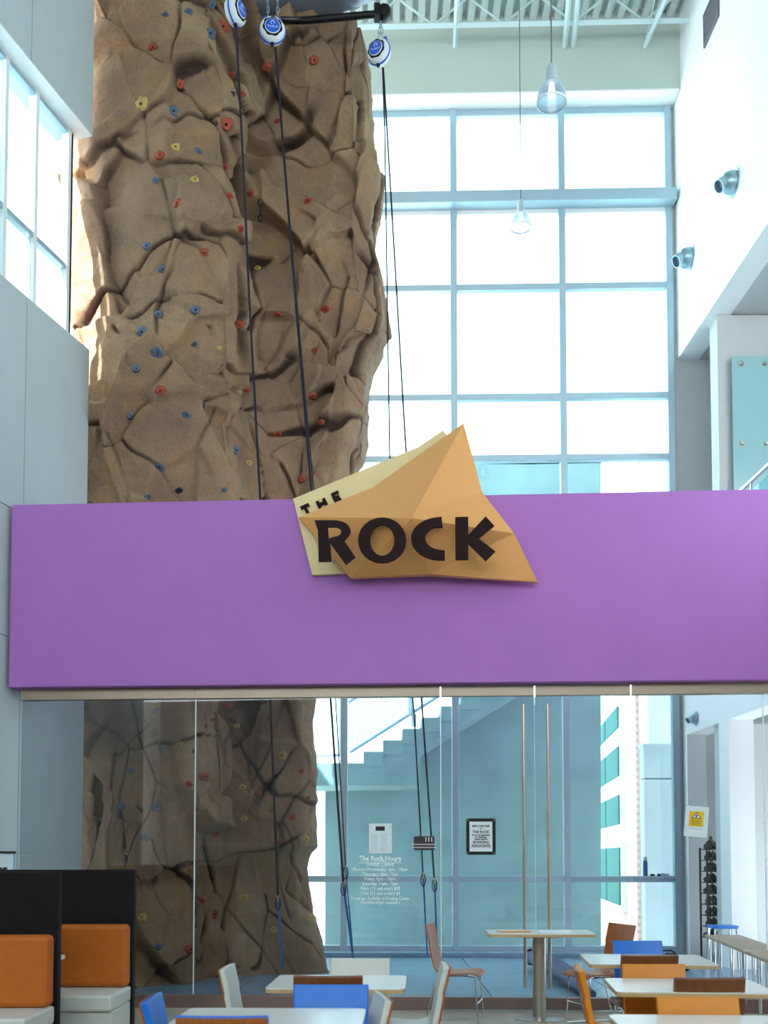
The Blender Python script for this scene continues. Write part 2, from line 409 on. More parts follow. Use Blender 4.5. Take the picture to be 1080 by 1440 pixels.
# ------------------------------------------------------------------ purple band, storefront
zBt = FB.px(560, 698.5)[1]; zBb = FB.px(560, 961)[1]
sB0 = FB.px(14, 840)[0]; sB1 = 5.1
band = MB().fbox(FB, sB0, sB1, 0, .62, zBb, zBt).build('wall_front', M_purple, bevel=.008)
struct(band, 'long purple painted beam wall above the glass front', 'wall')
def gs(px, py=1150): return FB.px(px, py, GD)[0]
zR0 = FB.px(560, 980.5, GD)[1]; zR1 = zBb
zbr = FB.px(560, 1401, GD)[1]
js = [gs(28), gs(274), gs(620), gs(752.5), gs(888), gs(1075, 1100), 5.1]
st = empty('window_3'); struct(st, 'frameless glass front under the purple beam', 'window')
panes = []
for i in (0, 1, 4, 5):
    a, b = js[i], js[i+1]
    panes.append(MB().fbox(FB, a+.004, b-.004, GD, GD+.012, zbr, zR0).build('pane', M_glassF, st))
    MB().fbox(FB, a, b, GD-.035, GD+.05, zR0, zR1).build('head_rail', M_bronze, st, bevel=.004)
    MB().fbox(FB, a, b, GD-.045, GD+.06, 0, zbr).build('base_rail', M_sill, st, bevel=.004)
    if i != 5: MB().fbox(FB, b-.005, b+.004, GD-.004, GD+.016, zbr, zR0).build('glass_edge', M_white, st)
for i, lab in ((2, 'left glass entrance door with tall steel bar handle'), (3, 'right glass entrance door with tall steel bar handle')):
    a, b = js[i], js[i+1]
    d = empty('door_%d' % (i-1), FB.p(a if i == 2 else b, GD, 0)); struct(d, lab, 'door'); off = d.location
    def fb(mb, s0, s1, d0, d1, z0, z1):
        mb.fbox(FB, s0, s1, d0, d1, z0, z1); mb.v = [tuple(Vector(v)-off) for v in mb.v]; return mb
    fb(MB(), a+.006, b-.006, GD, GD+.012, zbr, zR0).build('pane', M_glassF, d)
    fb(MB(), a+.006, b-.006, GD-.03, GD+.045, zR0, zR1-.01).build('top_rail', M_bronze, d, bevel=.004)
    fb(MB(), a+.006, b-.006, GD-.04, GD+.05, .01, zbr).build('bottom_rail', M_sill, d, bevel=.004)
    hs = gs(736.5) if i == 2 else gs(770.5)
    zt = FB.px(735, 990, GD-.08)[1]; zb = FB.px(742, 1390, GD-.08)[1]
    P = lambda s, dd, z: FB.p(s, dd, z)-off
    h = MB().tube([P(hs, GD-.08, zb), P(hs, GD-.08, zt)], .019, 14).build('handle', M_steel, d, smooth=True)
    for zz in (zt-.1, (zt*2+zb)/3, (zt+2*zb)/3, zb+.1):
        MB().tube([P(hs, GD-.08, zz), P(hs, GD+.002, zz)], .01, 8).build('standoff', M_steel, h, smooth=True)
for i in (2, 3, 4):
    MB().fbox(FB, js[i]-.008, js[i]+.008, GD-.05, GD-.03, zR0-.02, zR1).build('pivot_plate', M_chrome, st)

# ------------------------------------------------------------------ text helper
def text_mesh(txt, size, ext=0.0, align='CENTER', bold=0.0):
    cu = bpy.data.curves.new('t', 'FONT'); cu.body = txt; cu.size = size; cu.align_x = align; cu.extrude = ext; cu.offset = bold
    cu.resolution_u = 2
    ob = bpy.data.objects.new('t', cu); COL.objects.link(ob); bpy.context.view_layer.update()
    dg = bpy.context.evaluated_depsgraph_get(); me = bpy.data.meshes.new_from_object(ob.evaluated_get(dg))
    bpy.data.objects.remove(ob); bpy.data.curves.remove(cu); return me
def put_text(name, txt, size, F, s, d, z, m, parent, ext=.001, bold=0.0, width=None, align='CENTER', tilt=0.0, off=None):
    me = text_mesh(txt, size, ext, align, bold)
    xs = [v.co.x for v in me.vertices]
    k = 1.0
    if width and xs: k = width/(max(xs)-min(xs))
    if F is None: R = Matrix.Rotation(math.pi/2, 4, 'X'); p = Vector((s, d, z))
    else: R = Matrix.Rotation(F.rot(), 4, 'Z') @ Matrix.Rotation(math.pi/2, 4, 'X'); p = F.p(s, d, z)
    if off is not None: p = p-off
    me.transform(Matrix.Translation(p) @ R @ Matrix.Rotation(tilt, 4, 'Z') @ Matrix.Diagonal((k, 1, 1, 1)))
    me.materials.clear(); me.materials.append(m)
    return mobj(name, me, parent)

# hours lettering on the second pane
ppm = 1500/(10.97)
gd = GD-.002
lines = [('The Rock Hours', 1211, 59, 8.6), ('Sunday: Closed', 1217.6, 38, 5.4), ('Monday-Wednesday: 4pm - 10pm', 1224.6, 77, 5.2), ('Thursday : 4pm - 7pm', 1231.4, 49, 5.2),
         ('Friday: 4pm - 10pm', 1238, 44, 5.2), ('Saturday: 11am - 7pm', 1244.7, 49, 5.2), ('Adult (13 and over) $10', 1251.6, 56, 5.2), ('Child (12 and under) $5', 1258.4, 56, 5.2),
         ('Passes are Available at Bowling Center', 1265.4, 82, 5.2), ('Memberships available', 1271.2, 55, 5.0)]
for t, y, w, hpx in lines:
    s, z = FB.px(534.5, y, gd)
    put_text('lettering', t, hpx/ppm*1.25, FB, s, gd, z, M_vinyl, panes[1], .0008, .002 if hpx > 8 else .0005, width=w/ppm)
sa, za = FB.px(505, 1213.5, gd); sb, _ = FB.px(564, 1213.5, gd)
MB().fbox(FB, sa, sb, gd-.001, gd, za-.003, za+.003).build('underline', M_vinyl, panes[1])

def panel_on_glass(name, x0, x1, y0, y1, m, label, cat, th=.004, tilt=0.0, d=None):
    d = GD-.004 if d is None else d
    s0, z1 = FB.px(x0, y0, d); s1_, z0 = FB.px(x1, y1, d)
    cs, cz = (s0+s1_)/2, (z0+z1)/2; w, h = abs(s1_-s0), abs(z1-z0)
    e = empty(name, FB.p(cs, d, cz), FB.rot()); e.rotation_euler = (0, tilt, FB.rot()); tag(e, label, cat)
    return e, w, h
def lbox(x0, x1, y0, y1, z0, z1): return MB().box(x0, x1, y0, y1, z0, z1)
# notice sheet
e, w, h = panel_on_glass('notice_sheet', 519, 551, 1158, 1200, M_paper, 'white paper notice taped to the glass above the hours lettering', 'notice')
lbox(-w/2, w/2, -.002, .002, -h/2, h/2).build('sheet', M_paper, e)
lbox(-.05, .045, -.004, -.002, h/2-.075, h/2-.03).build('picture', M_ink, e)
for k in range(9):
    for sx in (-.06, .04):
        lbox(sx-.035, sx+.03+.01*math.sin(k*3+sx*50), -.004, -.002, h/2-.12-k*.02, h/2-.116-k*.02).build('text_line', M_galv, e)
# room number plaque
e, w, h = panel_on_glass('room_plaque', 582, 611, 1176, 1195.5, M_blackp, 'dark room number plaque reading 111 on the glass', 'sign')
lbox(-w/2, w/2, -.008, .003, -h/2, h/2).build('plate', mat('plaque_brown', (44, 24, 38), .4, var=.1), e)
for zz in (-.014, -.048): lbox(-w/2-.02, w/2+.02, -.012, -.008, zz*.9-.006, zz*.9+.006).build('stripe', mat('pale_strip%d' % int(-zz*1000), (196, 172, 176), .5, var=.05), e)
for k in range(3): put_text('digit', '1', .062, None, w/2-.012-k*.03, -.0095, .018, M_vinyl, e, .001, .001, align='RIGHT')
# framed welcome sign
e, w, h = panel_on_glass('framed_sign', 655.5, 697, 1151, 1202, M_blackp, 'black framed welcome sign about the rock on the left glass door', 'sign')
fw_ = .033
pts = rounded(w, h, .02)
MB().prism([(x, -.012, z) for x, z in pts], (0, .014, 0)).build('frame', M_blackp, e)
lbox(-w/2+fw_, w/2-fw_, -.015, -.011, -h/2+fw_, h/2-fw_).build('sheet', M_paper, e)
for sx in (-1, 1):
    for sz in (-1, 1):
        MB().lathe([(.006, -.004), (.008, 0), (.004, .004)], 8, Matrix.Translation((sx*(w/2-.017), -.013, sz*(h/2-.018))) @ Matrix.Rotation(math.pi/2, 4, 'X')).build('screw', M_chrome, e)
for t, yy, ww, hh in (('MEET & WELCOME', 1162.8, 24, 2.6), ('TO', 1166, 3, 2), ('THE ROCK', 1171.6, 23, 3.8), ('If you are interested', 1175.3, 25, 2.2), ('in climbing', 1178.2, 15, 2.2), ('please see the', 1181, 18, 2.2), ('BOWLING', 1186, 22, 3.6), ('ASSOCIATE', 1191.3, 27, 3.8)):
    _, z = FB.px(676, yy, GD); put_text('text_line', t, hh/ppm*1.35, None, 0, -.0165, z-e.location.z, M_ink, e, .0008, .001, width=ww/ppm)
# warning sheet, tilted
e, w, h = panel_on_glass('warning_sheet', 962.5, 996, 1134, 1177, M_paper, 'tilted paper with yellow climbing warning print on the glass', 'notice', tilt=math.radians(5))
lbox(-w/2, w/2, -.002, .002, -h/2, h/2).build('sheet', M_paper, e)
lbox(-.075, .07, -.0035, -.002, -.05, .105).build('yellow_print', M_yellow, e)
MB().prism([(-.055, -.005, .032), (.05, -.005, .032), (0, -.005, .098)], (0, .0015, 0)).build('triangle', M_red, e)
MB().prism([(-.038, -.0065, .041), (.034, -.0065, .041), (0, -.0065, .084)], (0, .0015, 0)).build('triangle_field', M_paper, e)
MB().prism([(-.012, -.008, .044), (-.002, -.008, .044), (.008, -.008, .068), (-.004, -.008, .072), (-.016, -.008, .056)], (0, .0015, 0)).build('climber_symbol', M_ink, e)
for k in range(4): lbox(-.06+.006*k, .056-.005*k, -.0055, -.0035, .012-k*.015, .017-k*.015).build('text_line', mat('print_olive%d' % k, (150, 120, 20), .6, var=.1), e)
lbox(-.08, .08, -.0035, -.002, -.076, -.072).build('text_line', M_galv, e)
MB().lathe([(.012, -.003), (.012, 0), (.006, .004)], 10, Matrix.Translation((.0, -.004, h/2-.006)) @ Matrix.Rotation(math.pi/2, 4, 'X')).build('suction_hook', M_white, e)

# ------------------------------------------------------------------ the rock sign
FS = FB
def sgn(px, py, d):      # point at distance d in front of the band
    s, z = FS.px(px, py, -d); return FS.p(s, -d, z)
so = FS.p(FS.px(585, 750)[0], 0, FS.px(585, 750)[1])
sign = empty('rock_sign', so); tag(sign, 'faceted copper and cream sign reading THE ROCK on the purple beam', 'sign')
plate = [sgn(412, 701.5, .06), sgn(587, 629, .06), sgn(623, 605, .06), sgn(640, 625, .06), sgn(560, 730, .06), sgn(487, 806, .06), sgn(439, 808.5, .06)]
MB().prism([p-so for p in plate], FS.d*.05).build('back_plate', M_cream, sign)
V = dict(A=(419.6,727.4,.14), B=(652,595,.12), C=(579,728.5,.62), D=(524,685.5,.12), E=(678,692,.22), F=(723,750,.26), G=(756,818.5,.14), H=(604,807,.20), I=(493,812.5,.16), J=(447,758,.16), H2=(610,811.5,.10))
ks = list(V); vp = [sgn(*V[k])-so for k in ks]
front = ['ADC', 'DBC', 'BEC', 'CEF', 'CFH', 'CHI', 'CIJ', 'ACJ', 'FGH']
fs = [tuple(ks.index(c) for c in f) for f in front]
rim = ['A', 'D', 'B', 'E', 'F', 'G', 'H', 'I', 'J']
n0 = len(vp); vp += [vp[ks.index(c)] - (FS.d*-1)*(V[c][2]-.10) for c in rim]
for i in range(len(rim)):
    a, b = ks.index(rim[i]), ks.index(rim[(i+1) % len(rim)]); fs.append((a, b, n0+(i+1) % len(rim), n0+i))
fs.append(tuple(range(n0, n0+len(rim))))
vp[ks.index('H2')] = vp[ks.index('H')]
MB().add(vp, fs).build('faceted_rock', M_gold, sign)
for px, py in ((470, 790), (600, 790), (700, 790)):
    p = sgn(px, py, .1)-so; q = sgn(px, py, 0)-so; MB().tube([p, q], .02, 8).build('bracket', M_steel, sign)
# letters: outlines in pixels of the photo, standing on one plane
DL = .58
def letter(name, outer, holes, d, th, m):
    bm = bmesh.new(); eds = []
    for loop in [outer]+holes:
        vs_ = [bm.verts.new(sgn(x, y, d)-so) for x, y in loop]
        for i in range(len(vs_)): eds.append(bm.edges.new((vs_[i], vs_[(i+1) % len(vs_)])))
    r = bmesh.ops.triangle_fill(bm, edges=eds, use_beauty=True)
    faces = list(bm.faces)
    ex = bmesh.ops.extrude_face_region(bm, geom=faces)
    bmesh.ops.translate(bm, verts=[v for v in ex['geom'] if isinstance(v, bmesh.types.BMVert)], vec=FS.d*th)
    bmesh.ops.recalc_face_normals(bm, faces=bm.faces)
    me = bpy.data.meshes.new(name); bm.to_mesh(me); bm.free(); me.materials.append(m); return mobj(name, me, sign)
def arc(cx, cy, rx, ry, a0, a1, n=18): return [(cx+rx*math.cos(math.radians(a0+(a1-a0)*k/n)), cy-ry*math.sin(math.radians(a0+(a1-a0)*k/n))) for k in range(n+1)]
R_out = [(442,731.5),(466,731.5)] + arc(470, 746, 23, 14.5, 85, -38, 12) + [(484,760),(499.5,783),(486,793.5),(464,763),(466,789),(448,789.5),(447,746)]
R_in = arc(470.5, 747.5, 9.5, 7, 100, -90, 8) + [(462,757),(461,741)]
letter('letter', R_out, [R_in], DL, .035, M_brownL)
letter('letter', arc(537.3, 759.5, 34, 32, 0, 345, 23), [arc(537.5, 759.5, 17, 22, 0, 345, 23)], DL, .035, M_brownL)
C_out = arc(620, 757, 42, 30, 105, 180, 9) + arc(620, 757, 42, 30.5, 190, 262, 8) + [(625.5,787.5),(625.5,774)] + arc(620, 756, 22, 17, 262, 180, 6) + arc(620, 756, 22, 16, 170, 115, 5) + [(622.5,741)] + [(621,726.5)]
letter('letter', C_out, [], DL, .035, M_brownL)
K_out = [(640,727),(658.5,726.5),(658.5,752),(683,726),(695,739),(673,757),(696.5,775),(683,788.5),(658.5,764),(658.5,786.5),(640.5,787)]
letter('letter', K_out, [], DL, .035, M_brownL)
for px, py in ((453, 742), (512, 752), (562, 752), (587, 750), (649, 740), (686,737)):
    a = sgn(px, py, DL)-so; MB().tube([a, a+FS.d*.2], .01, 6).build('letter_pin', M_brownL, sign)
def small(name, quads):
    for q in quads: pass
    mb = MB()
    for q in quads: mb.prism([sgn(x, y, .085)-so for x, y in q], FS.d*.025)
    return mb.build(name, M_brownL, sign)
def bar(p, q, w):
    p = Vector(p); q = Vector(q); t = (q-p).normalized(); n = Vector((-t.y, t.x))*w/2
    return [tuple(p+n), tuple(q+n), tuple(q-n), tuple(p-n)]
small('small_letter', [bar((422.5,714.5), (434.5,709), 4.6), bar((427.5,711), (433,721.5), 4.6)])
small('small_letter', [bar((445.5,704.5), (450,713.5), 4.6), bar((454.5,700.5), (459,709.5), 4.6), bar((448,710), (457,706), 4.2)])
small('small_letter', [bar((467,693.5), (472.5,705), 4.6), bar((467.5,695), (476,691), 4), bar((470,700.2), (477,697), 3.6), bar((472,705), (480,701), 4)])

# ------------------------------------------------------------------ the climbing rock
def vnoise(x, y, seed):
    r = np.random.default_rng(seed); T = r.random((64, 64))
    xi = np.floor(x).astype(int); yi = np.floor(y).astype(int); fx = x-xi; fy = y-yi
    fx = fx*fx*(3-2*fx); fy = fy*fy*(3-2*fy)
    g_ = lambda a, b: T[a % 64, b % 64]
    return (g_(xi,yi)*(1-fx)*(1-fy)+g_(xi+1,yi)*fx*(1-fy)+g_(xi,yi+1)*(1-fx)*fy+g_(xi+1,yi+1)*fx*fy)*2-1
def fbm(x, y, seed, oc=4):
    t = 0; a = 1.0
    for k in range(oc): t = t + a*vnoise(x*2**k, y*2**k, seed+k); a *= .5
    return t
# plan profiles per photo height: (px, Y) from the left flank over the arris and gully to the right edge
LV = {
  -80: [(136,14.6),(90,13.4),(86,13.0),(130,12.75),(200,12.65),(270,12.65),(318,12.80),(333,13.25),(342,13.75),(362,14.05),(400,14.05),(450,13.9),(490,13.85),(508,14.1),(512,14.8)],
   60: [(136,14.6),(98,13.4),(104,13.05),(150,12.8),(210,12.7),(270,12.7),(316,12.85),(330,13.3),(340,13.8),(365,14.1),(400,14.05),(450,13.9),(495,13.85),(514,14.1),(518,14.8)],
  300: [(136,14.6),(95,13.5),(99,13.1),(140,12.75),(210,12.7),(275,12.75),(320,12.9),(334,13.3),(343,13.8),(368,14.05),(405,14.0),(455,13.85),(500,13.85),(524,14.1),(528,14.8)],
  480: [(136,14.6),(95,13.5),(99,13.1),(140,12.8),(210,12.7),(280,12.75),(326,12.9),(338,13.3),(346,13.7),(372,14.0),(410,14.0),(460,13.85),(505,13.85),(530,14.1),(536,14.8)],
  700: [(136,14.6),(98,13.4),(112,13.05),(150,12.8),(210,12.75),(280,12.8),(326,12.95),(340,13.3),(350,13.65),(372,13.9),(405,13.95),(440,13.9),(470,13.9),(488,14.1),(492,14.8)],
 1000: [(136,14.6),(98,13.4),(108,13.0),(150,12.85),(190,12.85),(225,12.9),(250,13.0),(268,13.25),(285,13.6),(310,13.8),(340,13.85),(380,13.85),(415,13.9),(436,14.15),(440,14.8)],
 1190: [(136,14.6),(98,13.4),(104,12.95),(150,12.8),(190,12.8),(225,12.85),(252,13.0),(268,13.25),(283,13.55),(310,13.75),(345,13.8),(385,13.8),(420,13.9),(440,14.15),(444,14.8)],
 1235: [(136,14.6),(98,13.4),(104,13.0),(150,12.85),(190,12.85),(225,12.95),(252,13.15),(268,13.4),(283,13.75),(310,14.0),(345,14.05),(380,14.05),(410,14.1),(424,14.3),(428,14.8)],
 1375: [(136,14.6),(98,13.4),(104,12.85),(150,12.65),(190,12.6),(230,12.85),(262,13.1),(278,13.35),(292,13.7),(320,14.0),(360,14.1),(400,14.15),(436,14.25),(454,14.4),(458,14.8)]}
EDGE = [(-80,504),(20,504),(30,508),(60,513),(120,519),(170,522),(200,528),(230,532),(270,532),(290,526),(330,524),(360,530),(400,536),(440,540),(470,538),(490,522),(520,514),(560,512),(600,510),(630,505),(640,497),(665,494),(700,490),
        (985,436),(1010,437),(1050,441),(1100,439),(1160,441),(1190,440),(1200,428),(1215,424),(1250,428),(1300,437),(1340,448),(1370,456),(1400,456)]
ys = sorted(LV); NU, NV = 460, 820
zref = np.array([at(330, y, 13.5).z for y in ys]); order = np.argsort(zref)
kn = len(LV[60])
KX = np.zeros((len(ys), kn)); KY = np.zeros_like(KX)
for i, y in enumerate(ys):
    for j, (px, Y) in enumerate(LV[y]):
        p = at(px, y, Y); KX[i, j] = p.x; KY[i, j] = Y
ztopL = at(250, -70, 12.8).z; ztopR = at(430, 24, 13.95).z
# knot parameter by typical arc length
tk = np.concatenate([[0], np.cumsum(np.hypot(np.diff(KX[2]), np.diff(KY[2])))]); TL = tk[-1]
uu = np.linspace(0, TL, NU)
ztop = ztopL + (ztopR-ztopL)*np.clip((uu-tk[6])/(tk[8]-tk[6]), 0, 1)
vv = np.linspace(0, 1, NV)
Z = vv[:, None]*ztop[None, :]
U = np.repeat(uu[None, :], NV, 0)
zr = zref[order]
KXi = np.stack([np.interp(Z.ravel(), zr, KX[order, j]).reshape(Z.shape) for j in range(kn)], -1)
KYi = np.stack([np.interp(Z.ravel(), zr, KY[order, j]).reshape(Z.shape) for j in range(kn)], -1)
# exact right edge
ez = np.array([at(500, y, 14.1).z for y, _ in EDGE]); ex_ = np.array([at(x, y, 14.1).x for y, x in EDGE]); oo = np.argsort(ez)
edge = np.interp(Z.ravel(), ez[oo], ex_[oo]).reshape(Z.shape)
dlt = edge-KXi[..., kn-2]
for j, wgt in ((kn-1, 1), (kn-2, 1), (kn-3, .85), (kn-4, .45), (kn-5, .15)): KXi[..., j] += dlt*wgt
idx = np.clip(np.searchsorted(tk, uu, 'right')-1, 0, kn-2); fr_ = (uu-tk[idx])/(tk[idx+1]-tk[idx]); fr_ = fr_  # piecewise linear
X = KXi[:, np.arange(NU)*0+idx, ] if False else np.stack([KXi[:, i, idx[i]]*(1-fr_[i])+KXi[:, i, idx[i]+1]*fr_[i] for i in range(NU)], 1)
Y = np.stack([KYi[:, i, idx[i]]*(1-fr_[i])+KYi[:, i, idx[i]+1]*fr_[i] for i in range(NU)], 1)
def blur(A, n):
    for _ in range(n):
        B = A.copy(); B[:, 1:-1] = (A[:, :-2]+2*A[:, 1:-1]+A[:, 2:])/4; A = B
    return A
keep = edge[:, -1:]
X = blur(X, 6); Y = blur(Y, 10)
P3 = np.stack([X, Y, Z], -1)
du = np.gradient(P3, axis=1); dv = np.gradient(P3, axis=0)
Nn = np.cross(du, dv); Nn /= np.linalg.norm(Nn, axis=-1, keepdims=True)+1e-9
if Nn[NV//2, NU//3, 1] > 0: Nn = -Nn
# facet layers
def facets(n, ax, az, amp, tilt, wj, crack_p, crack_d, seed, warp):
    r = np.random.default_rng(seed)
    wx = U + warp*fbm(U*1.1, Z*.9, seed+50, 3); wz_ = Z + warp*fbm(U*.9+9, Z*1.1+5, seed+60, 3)
    cx = r.uniform(-.3, TL+.3, n); cz = r.uniform(-.5, 13.8, n)
    off = r.uniform(-amp, amp, n); gx = r.normal(0, tilt, n); gz = r.normal(0, tilt*.8, n)
    D1 = np.full(U.shape, 1e9); D2 = D1.copy(); I1 = np.zeros(U.shape, int); I2 = I1.copy()
    for k in range(n):
        d = np.hypot((wx-cx[k])*ax, (wz_-cz[k])*az)
        m1 = d < D1; m2 = (~m1) & (d < D2)
        D2 = np.where(m1, D1, np.where(m2, d, D2)); I2 = np.where(m1, I1, np.where(m2, k, I2))
        I1 = np.where(m1, k, I1); D1 = np.where(m1, d, D1)
    h1 = off[I1] + gx[I1]*(wx-cx[I1]) + gz[I1]*(wz_-cz[I1]); h2 = off[I2] + gx[I2]*(wx-cx[I2]) + gz[I2]*(wz_-cz[I2])
    g_ = D2-D1; w = np.clip(g_/wj, 0, 1); w = w*w*(3-2*w)
    h = h1*(.5+.5*w) + h2*(.5-.5*w)
    lo, hi = np.minimum(I1, I2), np.maximum(I1, I2)
    hs = np.modf(np.abs(np.sin(lo*12.9898+hi*78.233+seed)*43758.5453))[0]
    vary = np.clip(.7+.8*fbm(U*2.2, Z*2.2, seed+70, 2), 0, 1)
    cr = np.clip(1.3-g_/.026, 0, 1)*(hs < crack_p)*vary
    return h, cr, crack_d*cr
h1, c1, k1 = facets(64, 1.25, .8, .075, .15, .045, .66, .09, 5, .16)
h2, c2, k2 = facets(230, 1.4, .8, .014, .08, .03, .30, .05, 17, .08)
h3, c3, k3 = facets(74, .75, 1.55, .035, .07, .03, .5, .07, 31, .20)
h1 = h1+h3; k1 = k1+k3; c1 = np.maximum(c1, c3)
big = .09*fbm(U*.55, Z*.45, 90, 2)
rough = .018*fbm(U*3.2, Z*3.2, 120, 4) + .007*fbm(U*14, Z*14, 140, 2)
fade = (np.clip((TL-uu-.35)/.7, .15, 1)*np.clip((uu-1.0)/.7, .1, 1))[None, :]*np.clip(.4+Z/.4, .4, 1)
disp = (h1+big)*fade + h2*np.maximum(fade, .5) + rough - 1.35*k1 - 1.2*k2
joint = np.clip(c1*1.0 + c2*.7, 0, 1)
def soft(A):
    A = blur(A, 1); return blur(A.T, 1).T
disp = soft(disp); joint = np.clip(soft(joint)*1.8, 0, 1)
P3 = P3 + Nn*disp[..., None]
P3[..., 2] = np.maximum(P3[..., 2], 0.0)
P3[0, :, 2] = 0
# roll the top over towards the back
top = P3[-1]; ex1 = top.copy(); ex1[:, 1] = top[:, 1]*.6+14.9*.4; ex1[:, 2] += .12; ex2 = top.copy(); ex2[:, 1] = 15.0; ex2[:, 2] += .10
P3 = np.concatenate([P3, ex1[None], ex2[None]], 0)
joint = np.concatenate([joint, np.zeros((2, NU))], 0)
nv = P3.shape[0]
ii = np.arange(nv*NU).reshape(nv, NU)
quads = np.stack([ii[:-1,:-1], ii[:-1,1:], ii[1:,1:], ii[1:,:-1]], -1).reshape(-1, 4)
rm = bpy.data.meshes.new('rock_face')
rm.vertices.add(nv*NU); rm.vertices.foreach_set('co', P3.reshape(-1))
rm.loops.add(quads.size); rm.loops.foreach_set('vertex_index', quads.reshape(-1).astype(np.int32))
rm.polygons.add(len(quads)); rm.polygons.foreach_set('loop_start', (np.arange(len(quads))*4).astype(np.int32))
rm.update(calc_edges=True); rm.validate()
at_ = rm.attributes.new('joint', 'FLOAT', 'POINT'); at_.data.foreach_set('value', joint.reshape(-1).astype(np.float32))
rm.polygons.foreach_set('use_smooth', [True]*len(rm.polygons)); rm.materials.append(M_rock)
rock = empty('climbing_rock', (-2, 14.4, 0)); tag(rock, 'huge sculpted brown climbing rock tower rising through the atrium', 'climbing wall')
mobj('rock_face', rm, rock, Matrix.Translation((2, -14.4, 0)))
# closed back of the tower
bk = [P3[0, -1], P3[0, 0]]
rowsb = list(range(0, nv, 8)) + [nv-1]
vb = [q for r_ in rowsb for q in (P3[r_, 0], (P3[r_, 0]+P3[r_, -1])/2+np.array([0, .25, 0]), P3[r_, -1])]
fb_ = [f for k in range(len(rowsb)-1) for f in ((3*k, 3*k+1, 3*k+4, 3*k+3), (3*k+1, 3*k+2, 3*k+5, 3*k+4))]
MB().add(vb, fb_).build('back_shell', M_rock, rock, (2, -14.4, 0))
bvh = BVHTree.FromPolygons([Vector(p) for p in P3.reshape(-1, 3)], quads.tolist())

# ------------------------------------------------------------------ climbing holds
HC_ = dict(grey=mat('hold_blue_grey', (84, 97, 116), .55, var=.2, scale=30), orange=mat('hold_orange_red', (162, 66, 38), .55, var=.2, scale=30),
           yellow=mat('hold_yellow', (190, 158, 84), .55, var=.15, scale=30), black=mat('hold_black', (40, 36, 52), .5, var=.2, scale=30))
hold_mesh = {}
def hold_shape(kind, col):
    if (kind, col) in hold_mesh: return hold_mesh[(kind, col)]
    r = random.Random(kind*31+5); n = 14; prof = [(1.0, 0), (1.02, .12), (.9, .35), (.62, .52), (.28, .55), (.24, .40), (.02, .40)]
    mb = MB(); el = r.uniform(.8, 1.0); lump = [1+.16*math.sin(2*math.pi*k/n*(2+kind % 2)+r.uniform(0, 6))+r.uniform(-.05, .05) for k in range(n)]
    vs = []; 
    for (rr, zz) in prof:
        for k in range(n):
            a = 2*math.pi*k/n; q = rr*(lump[k] if rr > .3 else 1)
            vs.append((q*math.cos(a), q*math.sin(a)*el, zz*(1+.45*math.sin(a)*(kind % 3-1)*(rr > .3))))
    fs = [(i*n+k, i*n+(k+1) % n, (i+1)*n+(k+1) % n, (i+1)*n+k) for i in range(len(prof)-1) for k in range(n)]
    fs.append(tuple(range((len(prof)-1)*n, len(prof)*n)))
    me = mb.add(vs, fs).mesh('grip', HC_[col], True); hold_mesh[(kind, col)] = me; return me
bolt_me = MB().lathe([(.16, .38), (.16, .46), (.08, .46)], 8).mesh('bolt', M_blackp)
HOLDS = [  # px, py, colour, radius in px
 (233,21,'grey',4),(265,17,'grey',5),(297,6,'grey',6),(295,48,'grey',8),(243,157,'grey',8),(219,254,'grey',5),(279,213,'grey',5),(207,346,'grey',6),
 (228,379,'grey',6),(275,436,'grey',7),(223,442,'grey',6),(200,467,'grey',8),(222,497,'grey',9),(274,484,'grey',5),(192,518,'grey',6),(183,585,'grey',5),(262,584,'grey',6),(225,657,'grey',7),(331,633,'grey',7),(252,690,'black',6),(208,699,'grey',5),(316,689,'grey',4),
 (216,67,'orange',6),(253,118,'orange',6),(225,219,'orange',6),(250,286,'orange',6),(318,174,'orange',9),(316,234,'orange',5),(326,105,'orange',5),(327,132,'black',4),(340,132,'orange',5),(353,272,'orange',5),(338,322,'orange',6),(288,355,'orange',6),(323,276,'orange',5),(375,94,'orange',6),(391,171,'orange',5),(442,85,'orange',6),(434,283,'orange',6),(313,38,'orange',8),
 (200,147,'yellow',9),(247,207,'yellow',6),(274,253,'yellow',6),(308,490,'yellow',4),(337,552,'yellow',4),(350,651,'yellow',5),(362,378,'yellow',5),
 (225,549,'orange',7),(336,458,'orange',7),(391,442,'orange',6),(458,435,'orange',6),(445,493,'orange',6),(440,556,'orange',6),(452,594,'orange',5),(390,611,'orange',7),(425,674,'orange',6),(442,362,'orange',5),(347,549,'orange',5),
 (221,1001,'grey',6),(224,1052,'grey',7),(184,1084,'grey',6),(173,1133,'grey',6),(221,1135,'grey',9),(138,1159,'grey',5),(205,1178,'grey',7),(272,1056,'grey',4),(223,1331,'grey',6),
 (322,992,'orange',6),(288,1022,'orange',5),(298,1012,'orange',4),(287,1092,'orange',9),(266,1103,'orange',6),(277,1138,'orange',4),(304,1171,'orange',9),(283,1191,'orange',4),(363,1115,'orange',6),(411,1149,'orange',6),(383,1139,'orange',4),(378,1010,'orange',4),(393,1183,'orange',5),
 (283,1267,'orange',6),(301,1286,'orange',8),(266,1335,'orange',8),(433,1122,'orange',4),(424,1084,'orange',5),
 (396,1063,'yellow',8),(341,1108,'yellow',6),(343,1151,'yellow',6),(333,1021,'yellow',5),(252,1047,'yellow',5),(177,1198,'yellow',5),(200,1290,'yellow',7),(343,1262,'yellow',7),(385,1307,'yellow',6),(430,1180,'yellow',6)]
ORD = ['topmost','second','third','fourth','fifth','sixth','seventh','eighth','ninth','tenth','eleventh','twelfth','thirteenth','fourteenth','fifteenth','sixteenth','seventeenth','eighteenth','nineteenth','twentieth','twenty-first','twenty-second']
